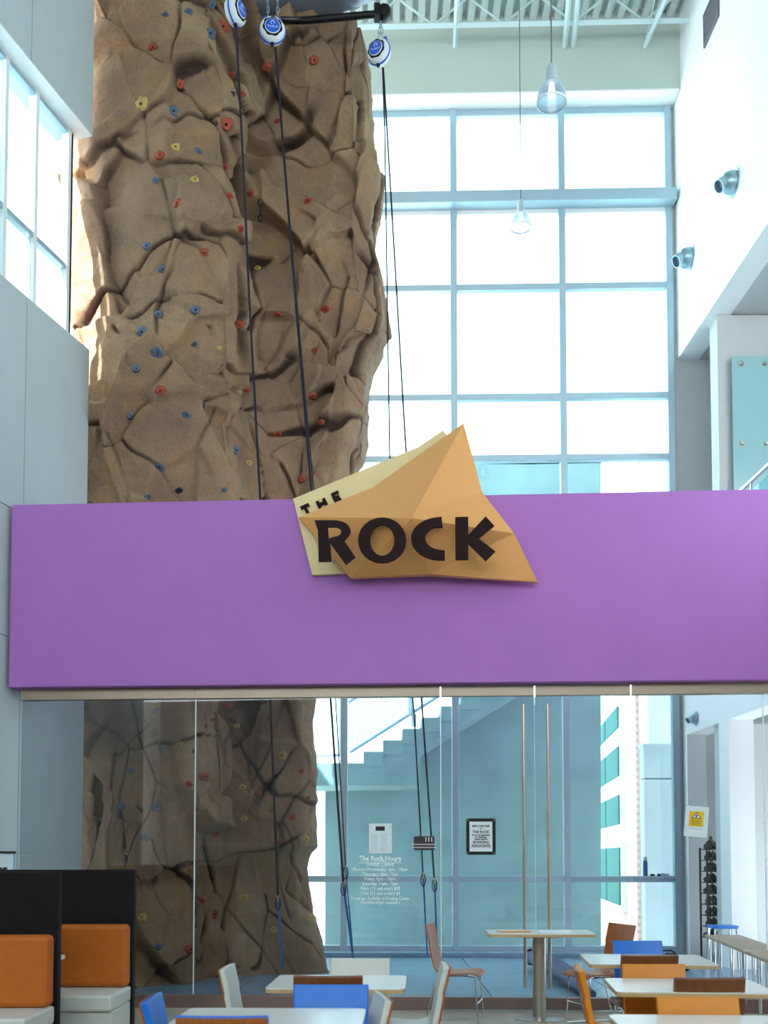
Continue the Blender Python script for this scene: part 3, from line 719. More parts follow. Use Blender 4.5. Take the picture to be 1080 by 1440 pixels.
def zone(px, py):
    if py < 700: return 'left rock face above beam' if px < 322 else 'right rock face above beam'
    return 'left rock face behind glass' if px < 262 else 'right rock face behind glass'
cn = dict(grey='blue-grey', orange='orange-red', yellow='yellow', black='black'); cnt = {}
for i, (px, py, c, r) in enumerate(sorted(HOLDS, key=lambda h: h[1])):
    d = ray(px, py).normalized(); hit, nrm, _, dist = bvh.ray_cast(ORI, d)
    if hit is None: continue
    if nrm.dot(d) > 0: nrm = -nrm
    nn = (nrm*.6 - d*.6 + Vector((0, 0, random.uniform(-.15, .1)))).normalized()
    R = r*dist/FPX*.95
    M = Matrix.Translation(hit - nn*R*.12) @ nn.to_track_quat('Z', 'Y').to_matrix().to_4x4() @ Matrix.Diagonal((R, R, R*1.1, 1))
    kd = i % 6
    h = bpy.data.objects.new('climbing_hold', hold_shape(kd, c)); COL.objects.link(h); h.matrix_world = M
    z_ = zone(px, py); cnt[(c, z_)] = cnt.get((c, z_), 0)+1; q = cnt[(c, z_)]
    tag(h, '%s climbing hold, %s of its colour, %s' % (cn[c], ORD[q-1] if q == 1 else ORD[q-1]+' from top', z_), 'climbing hold', 'climbing holds on the rock')
    mobj('bolt', bolt_me, h)
# big pale knob on the right edge
hit = at(432, 1293, 14.2)
kb = MB().lathe([(.03, -.03), (.065, .0), (.075, .05), (.06, .10), (.02, .125)], 14, Matrix.Translation(hit) @ Matrix.Rotation(math.radians(90), 4, 'Y')).build('climbing_hold', mat('hold_beige', (196, 172, 120), .6, var=.1), smooth=True)
tag(kb, 'beige knob hold sticking out of the low right rock edge', 'climbing hold', 'climbing holds on the rock')

# ------------------------------------------------------------------ auto belay devices, straps
def device(px, py, Y, rpx, yaw, roll, label, strap_px, chain_pts):
    c = at(px, py, Y); R = rpx*Y/FPX
    e = empty('auto_belay', c); e.rotation_euler = (0, roll, yaw); tag(e, label, 'auto belay', 'auto belay devices')
    RX = Matrix.Rotation(math.pi/2, 4, 'X')      # lathe axis to -Y
    th = R*.85
    MB().lathe([(R*.55, -th*.6), (R*.92, -th*.5), (R, -th*.25), (R, -th*.06)], 28, RX).build('rear_shell', M_devW, e, smooth=True)
    MB().lathe([(R*1.04, -th*.08), (R*1.07, -th*.04), (R*1.07, th*.04), (R*1.04, th*.08)], 28, RX).build('blue_band', M_devB, e, smooth=True)
    MB().lathe([(R, th*.06), (R, th*.3), (R*.9, th*.52), (R*.8, th*.58)], 28, RX).build('front_shell', M_devW, e, smooth=True)
    rim = MB(); n = 28
    pr = []
    for k in range(n*2):
        a = math.pi*k/n; rr = R*(.78 if (k//4) % 2 else .72); pr.append((rr*math.cos(a), -th*.5, rr*math.sin(a)))
    rim.prism(pr, (0, -th*.16, 0)).build('black_collar', M_blackp, e)
    disc = MB().lathe([(R*.58, th*.6), (R*.58, th*.70), (R*.54, th*.73)], 28, RX).build('blue_disc', M_devB, e)
    MB().lathe([(R*.60, th*.62), (R*.62, th*.70), (R*.57, th*.74)], 28, RX, closed=True).build('disc_ring', M_devW, disc)
    MB().tube([(R*.14*math.cos(a), -th*.735, R*.24+R*.15*math.sin(a)) for a in np.linspace(-.6, 4.2, 14)], R*.03, 5).build('emblem', M_devW, disc)
    put_text('wordmark', 'TRUBLUE', R*.2, None, 0, -th*.735, -R*.14, M_devW, disc, .001)
    for sx in (-1, 1):
        MB().tube([(sx*R*.35, 0, R*.98), (sx*R*.42, 0, R*1.18), (sx*R*.62, 0, R*1.12), (sx*R*.66, 0, R*.80)], R*.07, 8).build('lug', M_devB, e, smooth=True)
    MB().lathe([(R*.10, -R*1.22), (R*.16, -R*1.1), (R*.18, -R*.9)], 12).build('strap_nozzle', M_blackp, e, smooth=True)
    ml = e.matrix_world
    # chain
    bpy.context.view_layer.update(); inv = e.matrix_world.inverted()
    mb = MB()
    for (ax, ay, aY), (bx, by, bY) in chain_pts:
        A = at(ax, ay, aY); B = at(bx, by, bY); L_ = (B-A).length; nl = max(3, int(L_/.075))
        for k in range(nl):
            p = A.lerp(B, (k+.5)/nl); t = (B-A).normalized()
            sd = t.cross(Vector((0, 1, 0)) if k % 2 else Vector((1, 0, 0))).normalized()
            loop = [p + t*(math.cos(q*math.pi/5)*L_/nl*.62) + sd*(math.sin(q*math.pi/5)*.016) for q in range(11)]
            mb.tube([inv @ x for x in loop], .006, 5, cap=False)
    mb.build('chain', M_galv, e)
    return e
DY = 13.25
device(331, 17, 12.55, 18.5, math.radians(64), 0, 'blue and white auto belay at the rock top seen edge-on', None, [((322,-3,12.55),(322,-60,12.6)), ((338,-3,12.55),(338,-60,12.6))])
device(383, 44, DY, 18.5, math.radians(8), 0, 'blue and white auto belay hanging on two chains, seen face-on', None, [((377,26,DY),(375,-40,DY)), ((391,26,DY),(389,-40,DY))])
device(533, 74, DY+.1, 17.5, math.radians(-28), math.radians(4), 'blue and white auto belay hanging from the black pipe end', None, [((532,56,DY+.1),(535,30,DY+.1)), ((538,56,DY+.1),(536,30,DY+.1))])
# black pipe carrying the third device
pa = at(425, 29, DY+.15); pb = at(540, 19, DY+.1)
pe = empty('support_pipe', pb); tag(pe, 'black steel support pipe jutting from the rock top', 'pipe')
MB().tube([pa-pb+Vector((-.45, .5, .42)), pa-pb+Vector((-.12, .12, .10)), pa-pb, Vector((0, 0, 0))], .045, 14).build('pipe', M_blackp, pe, smooth=True)
MB().lathe([(.075, -.08), (.09, -.06), (.09, .06), (.075, .08)], 18, Matrix.Rotation(math.pi/2, 4, 'X')).build('end_clamp', M_blackp, pe, smooth=True)
MB().box(-.13, -.05, -.08, .08, -.07, .09).build('clamp_block', M_blackp, pe, bevel=.01)
# duct above the rock
dc = at(440, -52, 13.6)
de = empty('air_duct', dc); tag(de, 'grey round air duct passing above the rock top', 'duct')
MB().tube([(-1.6, 1.0, .0), (-.4, .3, 0), (.85, -.3, 0)], .56, 28).build('duct_body', M_duct, de, smooth=True)
MB().tube([(.35, -.06, 0), (.41, -.09, 0)], .575, 28).build('seam_band', M_duct, de, smooth=True)

def strap(pts, width, label, split=None, ring=None, tname='belay_strap'):
    P_ = [at(*p) for p in pts]
    e = empty(tname, P_[-1]); tag(e, label, 'strap', 'belay straps'); o = P_[-1]
    def ribbon(ps, m, nm):
        mb = MB()
        for a, b in zip(ps[:-1], ps[1:]):
            sd = Vector((1, 0, 0))*width/2; th = Vector((0, .003, 0))
            mb.add([a-sd-th-o, a+sd-th-o, a+sd+th-o, a-sd+th-o, b-sd-th-o, b+sd-th-o, b+sd+th-o, b-sd+th-o], [(0,1,2,3),(7,6,5,4),(0,4,5,1),(1,5,6,2),(2,6,7,3),(3,7,4,0)])
        return mb.build(nm, m, e)
    if split is None: ribbon(P_, M_strapK, 'webbing')
    else:
        ribbon(P_[:split+1], M_strapK, 'webbing'); ribbon(P_[split:], M_strapB, 'blue_webbing')
        c = P_[split]-o
        loop = [c + Vector((.03*math.cos(a), -.01, .075*math.sin(a)-.05)) for a in np.linspace(0, 2*math.pi, 15)]
        MB().tube(loop, .008, 6, cap=False).build('carabiner', M_blackp, e, smooth=True)
        MB().tube([c + Vector((0, -.01, .05)), c+Vector((0, -.01, -.02))], .014, 8).build('swivel', M_steel, e, smooth=True)
    return e
Yt, Yb = 13.2, 13.35
strap([(332,38,12.55),(341,210,12.6),(350,410,12.7),(366,703,12.9),(380,985,13.0),(391,1265,13.15),(398,1362,13.3)], .028, 'strap running down the gully to the rock foot', split=5)
strap([(387,66,DY),(408,330,DY),(437,680,DY+.03),(465,985,DY+.1),(483,1245,DY+.2),(497,1349,DY+.3)], .028, 'long strap on the right rock face, left of the pair', split=4)
strap([(388,66,DY-.03),(409,330,DY-.02),(440,680,DY),(472,985,DY+.07),(486,1222,DY+.15),(497,1346,DY+.27)], .016, 'thinner tag line beside the long strap, right of the pair', split=4)
strap([(538,95,DY+.1),(541,180,DY+.1),(548,640,DY+.1),(582,1000,DY+.1),(595,1232,DY+.15),(601,1344,DY+.3)], .019, 'tag line dropping past the window behind the room plaque', split=4)
strap([(539,95,DY+.13),(556,380,DY+.13),(567,570,DY+.14),(593,985,DY+.18),(611,1240,DY+.2),(615,1344,DY+.3)], .022, 'thin strap crossing the window, rightmost of all straps', split=4)
# hanging quickdraw on the gully
h0, n0_, _, _ = bvh.ray_cast(ORI, ray(367, 288).normalized())
qd = empty('quickdraw', h0 + Vector((0, -.05, 0))); tag(qd, 'small black quickdraw hanging in the rock gully', 'carabiner')
for zz in (0, -.22):
    MB().tube([Vector((.03*math.cos(a), 0, .05*math.sin(a)+zz)) for a in np.linspace(0, 2*math.pi, 13)], .009, 6, cap=False).build('carabiner', M_blackp, qd)
MB().box(-.014, .014, -.006, .006, -.19, -.03).build('sling', M_strapK, qd)

# ------------------------------------------------------------------ wall nozzles, vent, pendant lamps, glass panel, rail
def nozzle(px, py, label, k=1.0):
    s, z = FR.px(px+8*k, py, 0); p = FR.p(s, 0, z)
    e = empty('air_nozzle', p); tag(e, label, 'air nozzle', 'air nozzles on the right wall')
    out = -FR.d; T = out.to_track_quat('Z', 'Y').to_matrix().to_4x4()
    MB().lathe([(.22*k, .0), (.22*k, .012), (.18*k, .014)], 24, T).build('flange', M_galv, e, smooth=True)
    MB().lathe([(.18*k, .0), (.18*k, .08*k), (.15*k, .16*k), (.11*k, .2*k)], 24, T).build('dome', M_galv, e, smooth=True)
    dr = (out*.85 + Vector((0, -.2, -.55))).normalized(); T2 = Matrix.Translation(out*.13*k) @ dr.to_track_quat('Z', 'Y').to_matrix().to_4x4()
    MB().lathe([(.12*k, 0), (.105*k, .17*k), (.095*k, .17*k), (.085*k, .05)], 20, T2, closed=True).build('spout', M_galv, e, smooth=True)
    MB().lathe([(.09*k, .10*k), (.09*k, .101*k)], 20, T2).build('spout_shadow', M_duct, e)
nozzle(1026, 257, 'round metal air nozzle higher on the white right wall', .86)
nozzle(964, 363, 'round metal air nozzle nearer the window on the right wall', .88)
nozzle(975, 1010, 'small air nozzle on the wall seen through the glass', .5)
v = [FR.px(x, y, 0) for x, y in ((991, 22), (991, 70), (1012, 26), (1012, -25))]
s0, s1v = v[0][0], v[2][0]; zt_, zb_ = v[0][1], v[1][1]
ve = empty('wall_vent', FR.p((s0+s1v)/2, 0, (zt_+zb_)/2)); tag(ve, 'grey louvred air grille high on the right wall', 'vent')
o = ve.location
def rb(s0, s1, d0, d1, z0, z1):
    m = MB().fbox(FR, s0, s1, d0, d1, z0, z1); m.v = [tuple(Vector(q)-o) for q in m.v]; return m
rb(s0, s1v, -.012, 0, zb_, zt_).build('backing', M_vent, ve)
for a, b, c, d in ((s0, s1v, zt_-.03, zt_), (s0, s1v, zb_, zb_+.03), (s0, s0+.03, zb_+.03, zt_-.03), (s1v-.03, s1v, zb_+.03, zt_-.03)): rb(a, b, -.03, -.012, c, d).build('frame', M_vent, ve)
nsl = 8
for k in range(nsl):
    z0 = zb_+.04+(zt_-zb_-.08)*k/nsl; rb(s0+.03, s1v-.03, -.026, -.012, z0, z0+.03).build('slat', M_vent, ve)

M_bulb = emit('lamp_bulb', (255, 246, 230), 4.0)
M_shade = glass('lamp_prismatic', (.66, .74, .80), .9, .08)
nt = M_shade.node_tree; mo = nt.nodes['Material Output']; old = mo.inputs['Surface'].links[0].from_socket
tl = nt.nodes.new('ShaderNodeBsdfTranslucent'); tl.inputs['Color'].default_value = (.85, .92, .96, 1)
mm_ = nt.nodes.new('ShaderNodeMixShader'); mm_.inputs[0].default_value = .15; nt.links.new(old, mm_.inputs[1]); nt.links.new(tl.outputs[0], mm_.inputs[2]); nt.links.new(mm_.outputs[0], mo.inputs['Surface'])
M_lamp = mat('lamp_grey_enamel', (176, 190, 200), .4, var=.03)
def pendant(px, py0, py1, Y, label):
    p0 = at(px, py0, Y); p1 = at(px, py1, Y); H = p0.z-p1.z; e = empty('pendant_lamp', p1); tag(e, label, 'lamp', 'pendant lamps')
    R = H*.36
    MB().lathe([(R*.30, H*.92), (R*.34, H*.86), (R*.36, H*.56), (R*.40, H*.52)], 20).build('housing', M_lamp, e, smooth=True)
    MB().lathe([(R*.10, H), (R*.28, H*.96), (R*.30, H*.92)], 20).build('cap', M_lamp, e, smooth=True)
    pr = [(R*.42, H*.54), (R*.72, H*.44), (R*.92, H*.28), (R, H*.08), (R*.98, 0)]
    MB().lathe(pr + [(r-.008, z) for r, z in reversed(pr)], 28, closed=True).build('shade', M_shade, e, smooth=True)
    MB().lathe([(R*.99, 0), (R*1.03, .004), (R*1.03, .02), (R*.99, .024)], 28, closed=True).build('rim', M_white, e, smooth=True)
    MB().lathe([(.005, H*.14), (R*.22, H*.18), (R*.26, H*.28), (R*.16, H*.46), (R*.14, H*.54)], 16).build('bulb', M_bulb, e, smooth=True)
    MB().tube([(0, 0, H), (0, 0, (ZD+.04)-p1.z)], .008, 6).build('cord', M_vent, e)
pendant(776, 90, 146, 11.2, 'glass pendant lamp with white housing, the larger and higher one')
pendant(732.5, 281, 321, 15.6, 'smaller glass pendant lamp hanging before the window shelf')

# glass wall panel with standoffs (upper right)
pY = 15.28
p0 = at(1029, 501, pY); p1 = at(1118, 720, pY)
gp = empty('glass_panel', (p0.x, pY, p1.z)); tag(gp, 'teal glass panel on steel studs on the upper right wall', 'glass panel')
M_teal = mat('teal_backpainted', (150, 190, 194), .12, var=.03)
MB().box(0, p1.x-p0.x, 0, .015, 0, p0.z-p1.z).build('pane', M_teal, gp)
for px, py in ((1042, 512), (1075, 512), (1043, 624), (1077, 624), (1108, 512), (1110, 624)):
    q = at(px, py, pY); MB().lathe([(.03, -.03), (.03, .035), (.022, .045)], 14, Matrix.Translation((q.x-p0.x, 0, q.z-p1.z)) @ Matrix.Rotation(math.pi/2, 4, 'X')).build('stud', M_steel, gp, smooth=True)
MB().box(.05, p1.x-p0.x-.05, .015, .12, .2, .3).build('mounting_rail', M_steel, gp)
# stair handrail
r0 = at(1040, 692, 14.0); r1 = at(1100, 636, 13.2)
hr = empty('stair_railing', (r0.x, r0.y, 4.95)); tag(hr, 'chrome stair handrail rising at the upper right', 'railing'); o = hr.location
ext = (r1-r0)
MB().tube([r0-ext*.5-o, r1-o], .03, 12).build('handrail', M_chrome, hr, smooth=True)
for t in (-.3, .28, .8):
    q = r0+ext*t; MB().tube([q-o, Vector((q.x, q.y, 4.95))-o], .016, 8).build('baluster', M_chrome, hr, smooth=True)
q0 = r0-ext*.4; q1 = r0+ext*.95
MB().prism([q0-o-Vector((0,0,.12)), q1-o-Vector((0,0,.12)), q1-o-Vector((0,0,.9)), q0-o-Vector((0,0,.9))], (.0, .012, 0)).build('glass_infill', M_glassP, hr)

# left sign board on the wall
sg0 = FL.px(18, 1210)[0]; zt_ = FL.px(8, 1197)[1]
bd = empty('wall_board', FL.p(sg0-.45, -.01, zt_-.5)); tag(bd, 'white printed board with dark top rail on the left wall', 'sign'); o = bd.location
def lb(s0, s1, d0, d1, z0, z1):
    m = MB().fbox(FL, s0, s1, d0, d1, z0, z1); m.v = [tuple(Vector(q)-o) for q in m.v]; return m
lb(sg0-1.1, sg0, -.015, 0, zt_-1.0, zt_).build('sheet', M_paper, bd)
lb(sg0-1.1, sg0+.01, -.03, -.015, zt_-.025, zt_).build('top_rail', M_ink, bd)
lb(sg0-.012, sg0+.01, -.025, -.015, zt_-1.0, zt_-.03).build('side_rail', M_galv, bd)
FLt = Frame(*FL.p(0, -.018, 0)[:2], (FL.s.x, FL.s.y))
put_text('lettering', 'CE', .16, FLt, sg0-.12, 0, zt_-.28, M_ink, bd, .002, .004, align='RIGHT', off=o)
for zz in (.06, .1): lb(sg0-.75, sg0-.28, -.018, -.015, zt_-zz-.03, zt_-zz-.012).build('green_mark', M_green, bd)

# ------------------------------------------------------------------ outside
EY = 20.0
es = empty('concrete_stair', at(591, 1330, EY)); tag(es, 'blue-tinted concrete outdoor stair with landing behind the window', 'stair'); o = es.location.copy()
def xp(px, py, Y=EY): return at(px, py, Y)-o
dep = Vector((0, 1.69, 0))
MB().prism([xp(330,1105), xp(591,1105), xp(591,1073), xp(330,1073)], dep).build('landing', M_conc, es)
MB().prism([xp(511,1073), xp(591,1073), xp(591,1056), xp(838,903), xp(838,874)], dep).build('stringer', M_conc, es)
wS = xp(538.5,1073).x-xp(511,1073).x; hS = xp(511,1057).z-xp(511,1073).z
b0 = xp(511, 1073)
for k in range(11):
    MB().box(b0.x+k*wS, b0.x+(k+1)*wS, b0.y-.02, b0.y+1.69, b0.z+k*hS-.06, b0.z+(k+1)*hS).build('step', M_conc, es)
ew = empty('concrete_wall', (at(650, 1300, 21.7).x, 21.7, -.35)); tag(ew, 'tall shaded concrete stair wall outside the window', 'wall'); o2 = ew.location.copy()
def xw(px, py, Y=21.7): return at(px, py, Y)-o2
zb = -.0
lo = lambda px: Vector((xw(px, 1330).x, 0, 0))
MB().prism([lo(457), lo(845), xw(845, 649), xw(640, 653), xw(640, 1000), xw(591, 1060), xw(591, 1106), xw(457, 1106)], (0, .5, 0)).build('wall_slab', M_conc, ew)
MB().prism([xw(640, 649), xw(846, 645), xw(846, 651), xw(640, 655)], (0, .55, 0)).build('coping', M_conc, ew)
MB().prism([Vector((lo(457).x, -.03, xw(457,1038).z-.02)), Vector((lo(845).x, -.03, xw(845,1070).z)), Vector((lo(845).x, -.03, xw(845,1070).z+.05)), Vector((lo(457).x, -.03, xw(457,1038).z+.03))], (0, .02, 0)) if False else None
# stair railing with mesh infill
rl = empty('stair_guardrail', xp(492, 1058)+o); tag(rl, 'blue-grey steel guardrail with mesh infill on outdoor stair', 'railing'); o3 = rl.location.copy()
def xr(px, py, Y=EY+.1): return at(px, py, Y)-o3
M_mesh = mat('white_mesh', (226, 230, 232), .6, var=.05)
MB().tube([xr(492,1058), xr(700, 926)], .035, 6).build('bottom_rail', M_alu, rl)
MB().tube([xr(440,1062), xr(484,1062)], .03, 6).build('bottom_rail', M_alu, rl)
MB().tube([xr(490,988), xr(560, 940)], .03, 6).build('mid_rail', M_alu, rl)
for px, y0, y1 in ((480, 965, 1064), (578, 920, 1004), (680, 860, 938), (582, 1004, 1022)):
    MB().tube([xr(px, y1), xr(px, y0)], .05, 4).build('post', M_alu, rl)
mb = MB()
A_, B_, C_, D_ = xr(492,1054), xr(700,922), xr(700,780), xr(492,912)
for k in range(60):
    t = k/59; mb.tube([A_.lerp(B_, t), D_.lerp(C_, t)], .008, 3, cap=False)
for k in range(40):
    t = k/39; mb.tube([A_.lerp(D_, t), B_.lerp(C_, t)], .008, 3, cap=False)
tag(mb.build('mesh_infill', M_mesh, rl), kind='stuff')
# brick building
bA = at(857, 1300, 30); bB = at(897, 1300, 24.2)
be = empty('brick_building', (bB.x, bB.y, -.35)); tag(be, 'pale sunlit brick building with tall windows seen through glass', 'building'); o4 = be.location.copy()
Fb = Frame(bB.x, bB.y, ((bA-bB).x, (bA-bB).y)); Lb = (Vector((bA.x, bA.y, 0))-Vector((bB.x, bB.y, 0))).length
sgnd = 1 if Fb.d.x > 0 else -1
def bb(s0, s1, d0, d1, z0, z1):
    m = MB().fbox(Fb, s0, s1, d0*sgnd, d1*sgnd, z0, z1); m.v = [tuple(Vector(q)-o4) for q in m.v]; return m
bb(0, Lb+4, 0, 5, -.35, 5.6).build('brick_wall', M_brick, be)
bb(-.2, Lb+4, -.15, 5, 5.6, 9).build('white_fascia', M_white, be)
M_pane = mat('reflecting_pane', (48, 110, 104), .6, spec=.05, var=.15, scale=1)
ws = Fb.px(880, 1150)[0]
for z0, z1 in ((.2, 1.9), (2.2, 3.2), (3.4, 4.4), (4.6, 5.4)):
    w_ = bb(ws, Lb+2, -.12, -.0, z0, z1).build('window', M_white, be)
    for k in range(3):
        bb(ws+.15+k*3.0, ws+2.9+k*3.0, -.16, -.11, z0+.15, z1-.12).build('pane', M_pane, w_)
# white pier block outside
q0 = at(905, 1050, 18.6); q1 = at(958, 1050, 18.6)
pr_ = empty('panelled_pier', (q0.x, 18.6, -.35)); tag(pr_, 'white panelled pier outside beside the right window edge', 'pier')
M_pier = mat('white_panel', (242, 244, 246), .5, var=.03)
hz = at(905, 1095, 18.6).z+.35; ht = q0.z+.35
MB().box(0, 2.2, 0, .3, 0, hz-.012).build('panel', M_pier, pr_)
MB().box(0, 2.2, 0, .3, hz+.012, ht).build('panel', M_pier, pr_)
MB().box(.02, 2.18, .02, .28, hz-.02, hz+.02).build('joint', M_vent, pr_)
MB().box(-.02, 2.2, -.04, .34, ht, ht+.05).build('cap', M_pier, pr_)
# pale gable volume far outside, upper right
ga = at(908, 690, 21.6); gv = empty('pale_annex', (ga.x, 21.6, -.35)); tag(gv, 'pale sunlit annex with sloping roof seen above the beam', 'building')
zz0 = at(900, 640, 21.6).z+.35; zz1 = at(945, 585, 21.6).z+.35; xx1 = at(945, 600, 21.6).x-ga.x
MB().prism([(0,0,0), (3,0,0), (3,0,zz1+1.6), (xx1,0,zz1), (0,0,zz0)], (0, .8, 0)).build('wall', M_pier, gv)
MB().prism([(-.05,-.05,zz0), (-.05,-.05,zz0+.12), (3.1,-.05,zz1+1.9), (3.1,-.05,zz1+1.72)], (0, .9, 0)).build('roof', M_pier, gv)
MB().box(xx1*.72, xx1*.8, -.04, 0, zz0-1.1, zz0-.5).build('wall_slot', M_white, gv)

# ------------------------------------------------------------------ things behind the glass
# bottle and small things on the transom ledge
zl = rows[1]+.05
def onledge(px): return FW.px(px, 1225, -.09)[0]
M_ledge = MB().fbox(FW, FW.px(790, 1230)[0]+.06, sR-.11, -.16, -.07, zl-.03, zl).build('window_ledge', M_alu); M_ledge.parent = win
p = FW.p(onledge(907), -.115, zl); bt = empty('water_bottle', p); tag(bt, 'blue bottle standing on the window ledge', 'bottle')
MB().lathe([(.035, 0), (.037, .02), (.037, .21), (.03, .24)], 16).build('body', M_bottle, bt, smooth=True)
MB().lathe([(.03, .24), (.03, .29), (.026, .30)], 16).build('cap', M_galv, bt, smooth=True)
for px, ln, lb_ in ((917, .09, 'small dark clip lying nearest the blue bottle'), (926, .06, 'small dark clip in the middle of the ledge')):
    p = FW.p(onledge(px), -.115, zl); c = MB().prism([(-ln/2,-.02,0), (ln/2,-.02,0), (ln*.3,-.02,.03), (-ln*.2,-.02,.04)], (0,.04,0)).build('ledge_clip', M_blackp, loc=p, bevel=.004); tag(c, lb_, 'clip', 'clips on the window ledge')
p = FW.p(onledge(934), -.115, zl); c = MB().prism([(-.07,-.03,0), (.07,-.03,0), (.06,-.03,.035), (-.05,-.03,.045)], (0,.06,0)).build('eraser', M_galv, loc=p, bevel=.004); tag(c, 'grey eraser-like block on the window ledge', 'block')

# shoe rack
ra = at(991, 1330, 15.85)
rk = empty('shoe_rack', (ra.x, 15.85, 0)); tag(rk, 'tall black wire rack of climbing shoes by the column', 'rack')
rw, rd, rh = .62, .34, at(991, 1192, 15.85).z
for x in (0, rw):
    for y in (-rd/2, rd/2): MB().box(x-.012, x+.012, y-.012, y+.012, 0, rh).build('post', M_blackp, rk)
MB().box(.14, .155, -rd/2-.012, -rd/2, 0, rh).build('front_bar', M_chrome, rk)
tiers = [rh-.02-.163*k for k in range(9)]
for z in tiers:
    for k in range(4): MB().box(0, rw, -rd/2+k*rd/3-.005, -rd/2+k*rd/3+.005, z-.012, z).build('shelf_wire', M_blackp, rk)
M_shoe = mat('shoe_black', (8, 7, 14), .8, var=.3, scale=20); M_shoeR = mat('shoe_maroon', (36, 12, 18), .7, var=.3, scale=20); M_sole = mat('shoe_sole', (24, 22, 32), .7, var=.2)
def shoe_mesh(m):
    mb = MB(); n = 10; secs = [(-.125,.018,.05),(-.10,.034,.085),(-.05,.036,.08),(0,.036,.06),(.06,.04,.045),(.105,.03,.035),(.125,.012,.02)]
    vs = []; fs = []
    for y, w, h in secs:
        for k in range(n):
            a = 2*math.pi*k/n; vs.append((w*math.cos(a), y, h/2+h/2*math.sin(a)+.008))
    for i in range(len(secs)-1):
        for k in range(n): fs.append((i*n+k, i*n+(k+1) % n, (i+1)*n+(k+1) % n, (i+1)*n+k))
    fs += [tuple(range(n)), tuple(range((len(secs)-1)*n, len(secs)*n))]
    return mb.add(vs, fs).mesh('upper', m, True)
sh_me = [shoe_mesh(M_shoe), shoe_mesh(M_shoeR)]
so_me = MB().prism([(x*.042, y, 0) for x, y in ((-.5,-.125),(.5,-.125),(.9,-.03),(1.0,.06),(.5,.125),(-.3,.128),(-.9,.06),(-.8,-.03))], (0,0,.012)).mesh('sole', M_sole)
lp_me = MB().tube([(0,-.115,.08),(0,-.15,.11),(0,-.135,.135),(0,-.10,.10)], .006, 5).mesh('pull_loop', M_shoe)
names = ['top shelf', 'second shelf', 'third shelf', 'fourth shelf', 'fifth shelf', 'sixth shelf', 'seventh shelf', 'eighth shelf', 'lowest shelf']
for t, z in enumerate(tiers):
    for k in range(6):
        s = bpy.data.objects.new('climbing_shoe', sh_me[1 if (t*7+k*3) % 5 == 0 else 0]); COL.objects.link(s)
        s.location = (ra.x+.065+k*.098, 15.85, z+.002); s.scale = (1.12, 1.1, 1.4); s.rotation_euler = (0, 0, math.radians(random.uniform(-12, 12)+(180 if k % 2 else 0)))
        tag(s, 'dark climbing shoe, %s from left on the %s of the rack' % (['first','second','third','fourth','fifth','sixth'][k], names[t]), 'shoe', 'climbing shoes on the rack')
        mobj('sole', so_me, s); mobj('pull_loop', lp_me, s)

# bench with wire legs beyond the glass on the right
b0 = on_z(990, 1314, .62); b1 = on_z(1085, 1352, .62)
dirb = Vector((b1.x-b0.x, b1.y-b0.y, 0)); Lb_ = dirb.length; dirb.normalize(); nb_ = Vector((-dirb.y, dirb.x, 0))
if nb_.x < 0: nb_ = -nb_
bn = empty('wire_bench', (b0.x, b0.y, 0)); tag(bn, 'long tan bench on bent wire legs by the right columns', 'bench')
segs = [0, .27, .36, .72, 1.1]
for a, b in zip(segs[:-1], segs[1:]):
    p = dirb*(Lb_*a+.01); q = dirb*(Lb_*b-.01)
    MB().prism([p+Vector((0,0,.585)), q+Vector((0,0,.585)), q+nb_*.42+Vector((0,0,.585)), p+nb_*.42+Vector((0,0,.585))], (0, 0, .035)).build('plank', M_tan, bn, bevel=.01)
for k in range(6):
    for w_ in (.02, .38):
        c = dirb*(Lb_*(.05+.19*k)) + nb_*w_; d1 = dirb*.09
        MB().tube([c+Vector((0,0,.585)), c+d1*.35+Vector((0,0,.06)), c+d1*.5+Vector((0,0,.02)), c+d1*1.1+Vector((0,0,.02)), c+d1*1.25+Vector((0,0,.06)), c+d1*1.5+Vector((0,0,.585))], .007, 6).build('wire_leg', M_chrome, bn, smooth=True)
# blue stool behind
p = on_z(1016, 1301, .62)
bs = empty('blue_stool', (p.x, p.y, 0)); tag(bs, 'blue-topped stool with slim legs beside the shoe rack', 'stool')
MB().prism([(x, y, .58) for x, y in rounded(.36, .36, .06)], (0,0,.04)).build('seat', M_blueV, bs, bevel=.012)
for sx in (-.14, .14):
    for sy in (-.14, .14): MB().tube([(sx, sy, .58), (sx*1.15, sy*1.15, .0)], .012, 8).build('leg', M_chrome, bs, smooth=True)
# pile of gear on floor
p = on_z(985, 1340, .0)
bgp = empty('gear_bag', (3.85, 14.7, 0)); tag(bgp, 'dark slumped gear bag on the floor by the bench', 'bag')
mb = MB(); n = 16; vs_ = []
for i, (rr, zz) in enumerate([(1, 0), (1.06, .06), (.95, .13), (.6, .19), (.15, .2)]):
    for k in range(n):
        a = 2*math.pi*k/n; w_ = 1+.12*math.sin(3*a+i)+.06*math.sin(5*a+2*i); vs_.append((.32*rr*w_*math.cos(a), .18*rr*w_*math.sin(a), zz*(1+.2*math.sin(2*a))))
mb.add(vs_, [(i*n+k, i*n+(k+1) % n, (i+1)*n+(k+1) % n, (i+1)*n+k) for i in range(4) for k in range(n)] + [tuple(range(4*n, 5*n))]).build('body', M_blackp, bgp, smooth=True)
MB().tube([(-.2, 0, .17), (-.08, -.04, .27), (.08, -.04, .27), (.2, 0, .17)], .012, 6).build('handle', M_strapK, bgp, smooth=True)
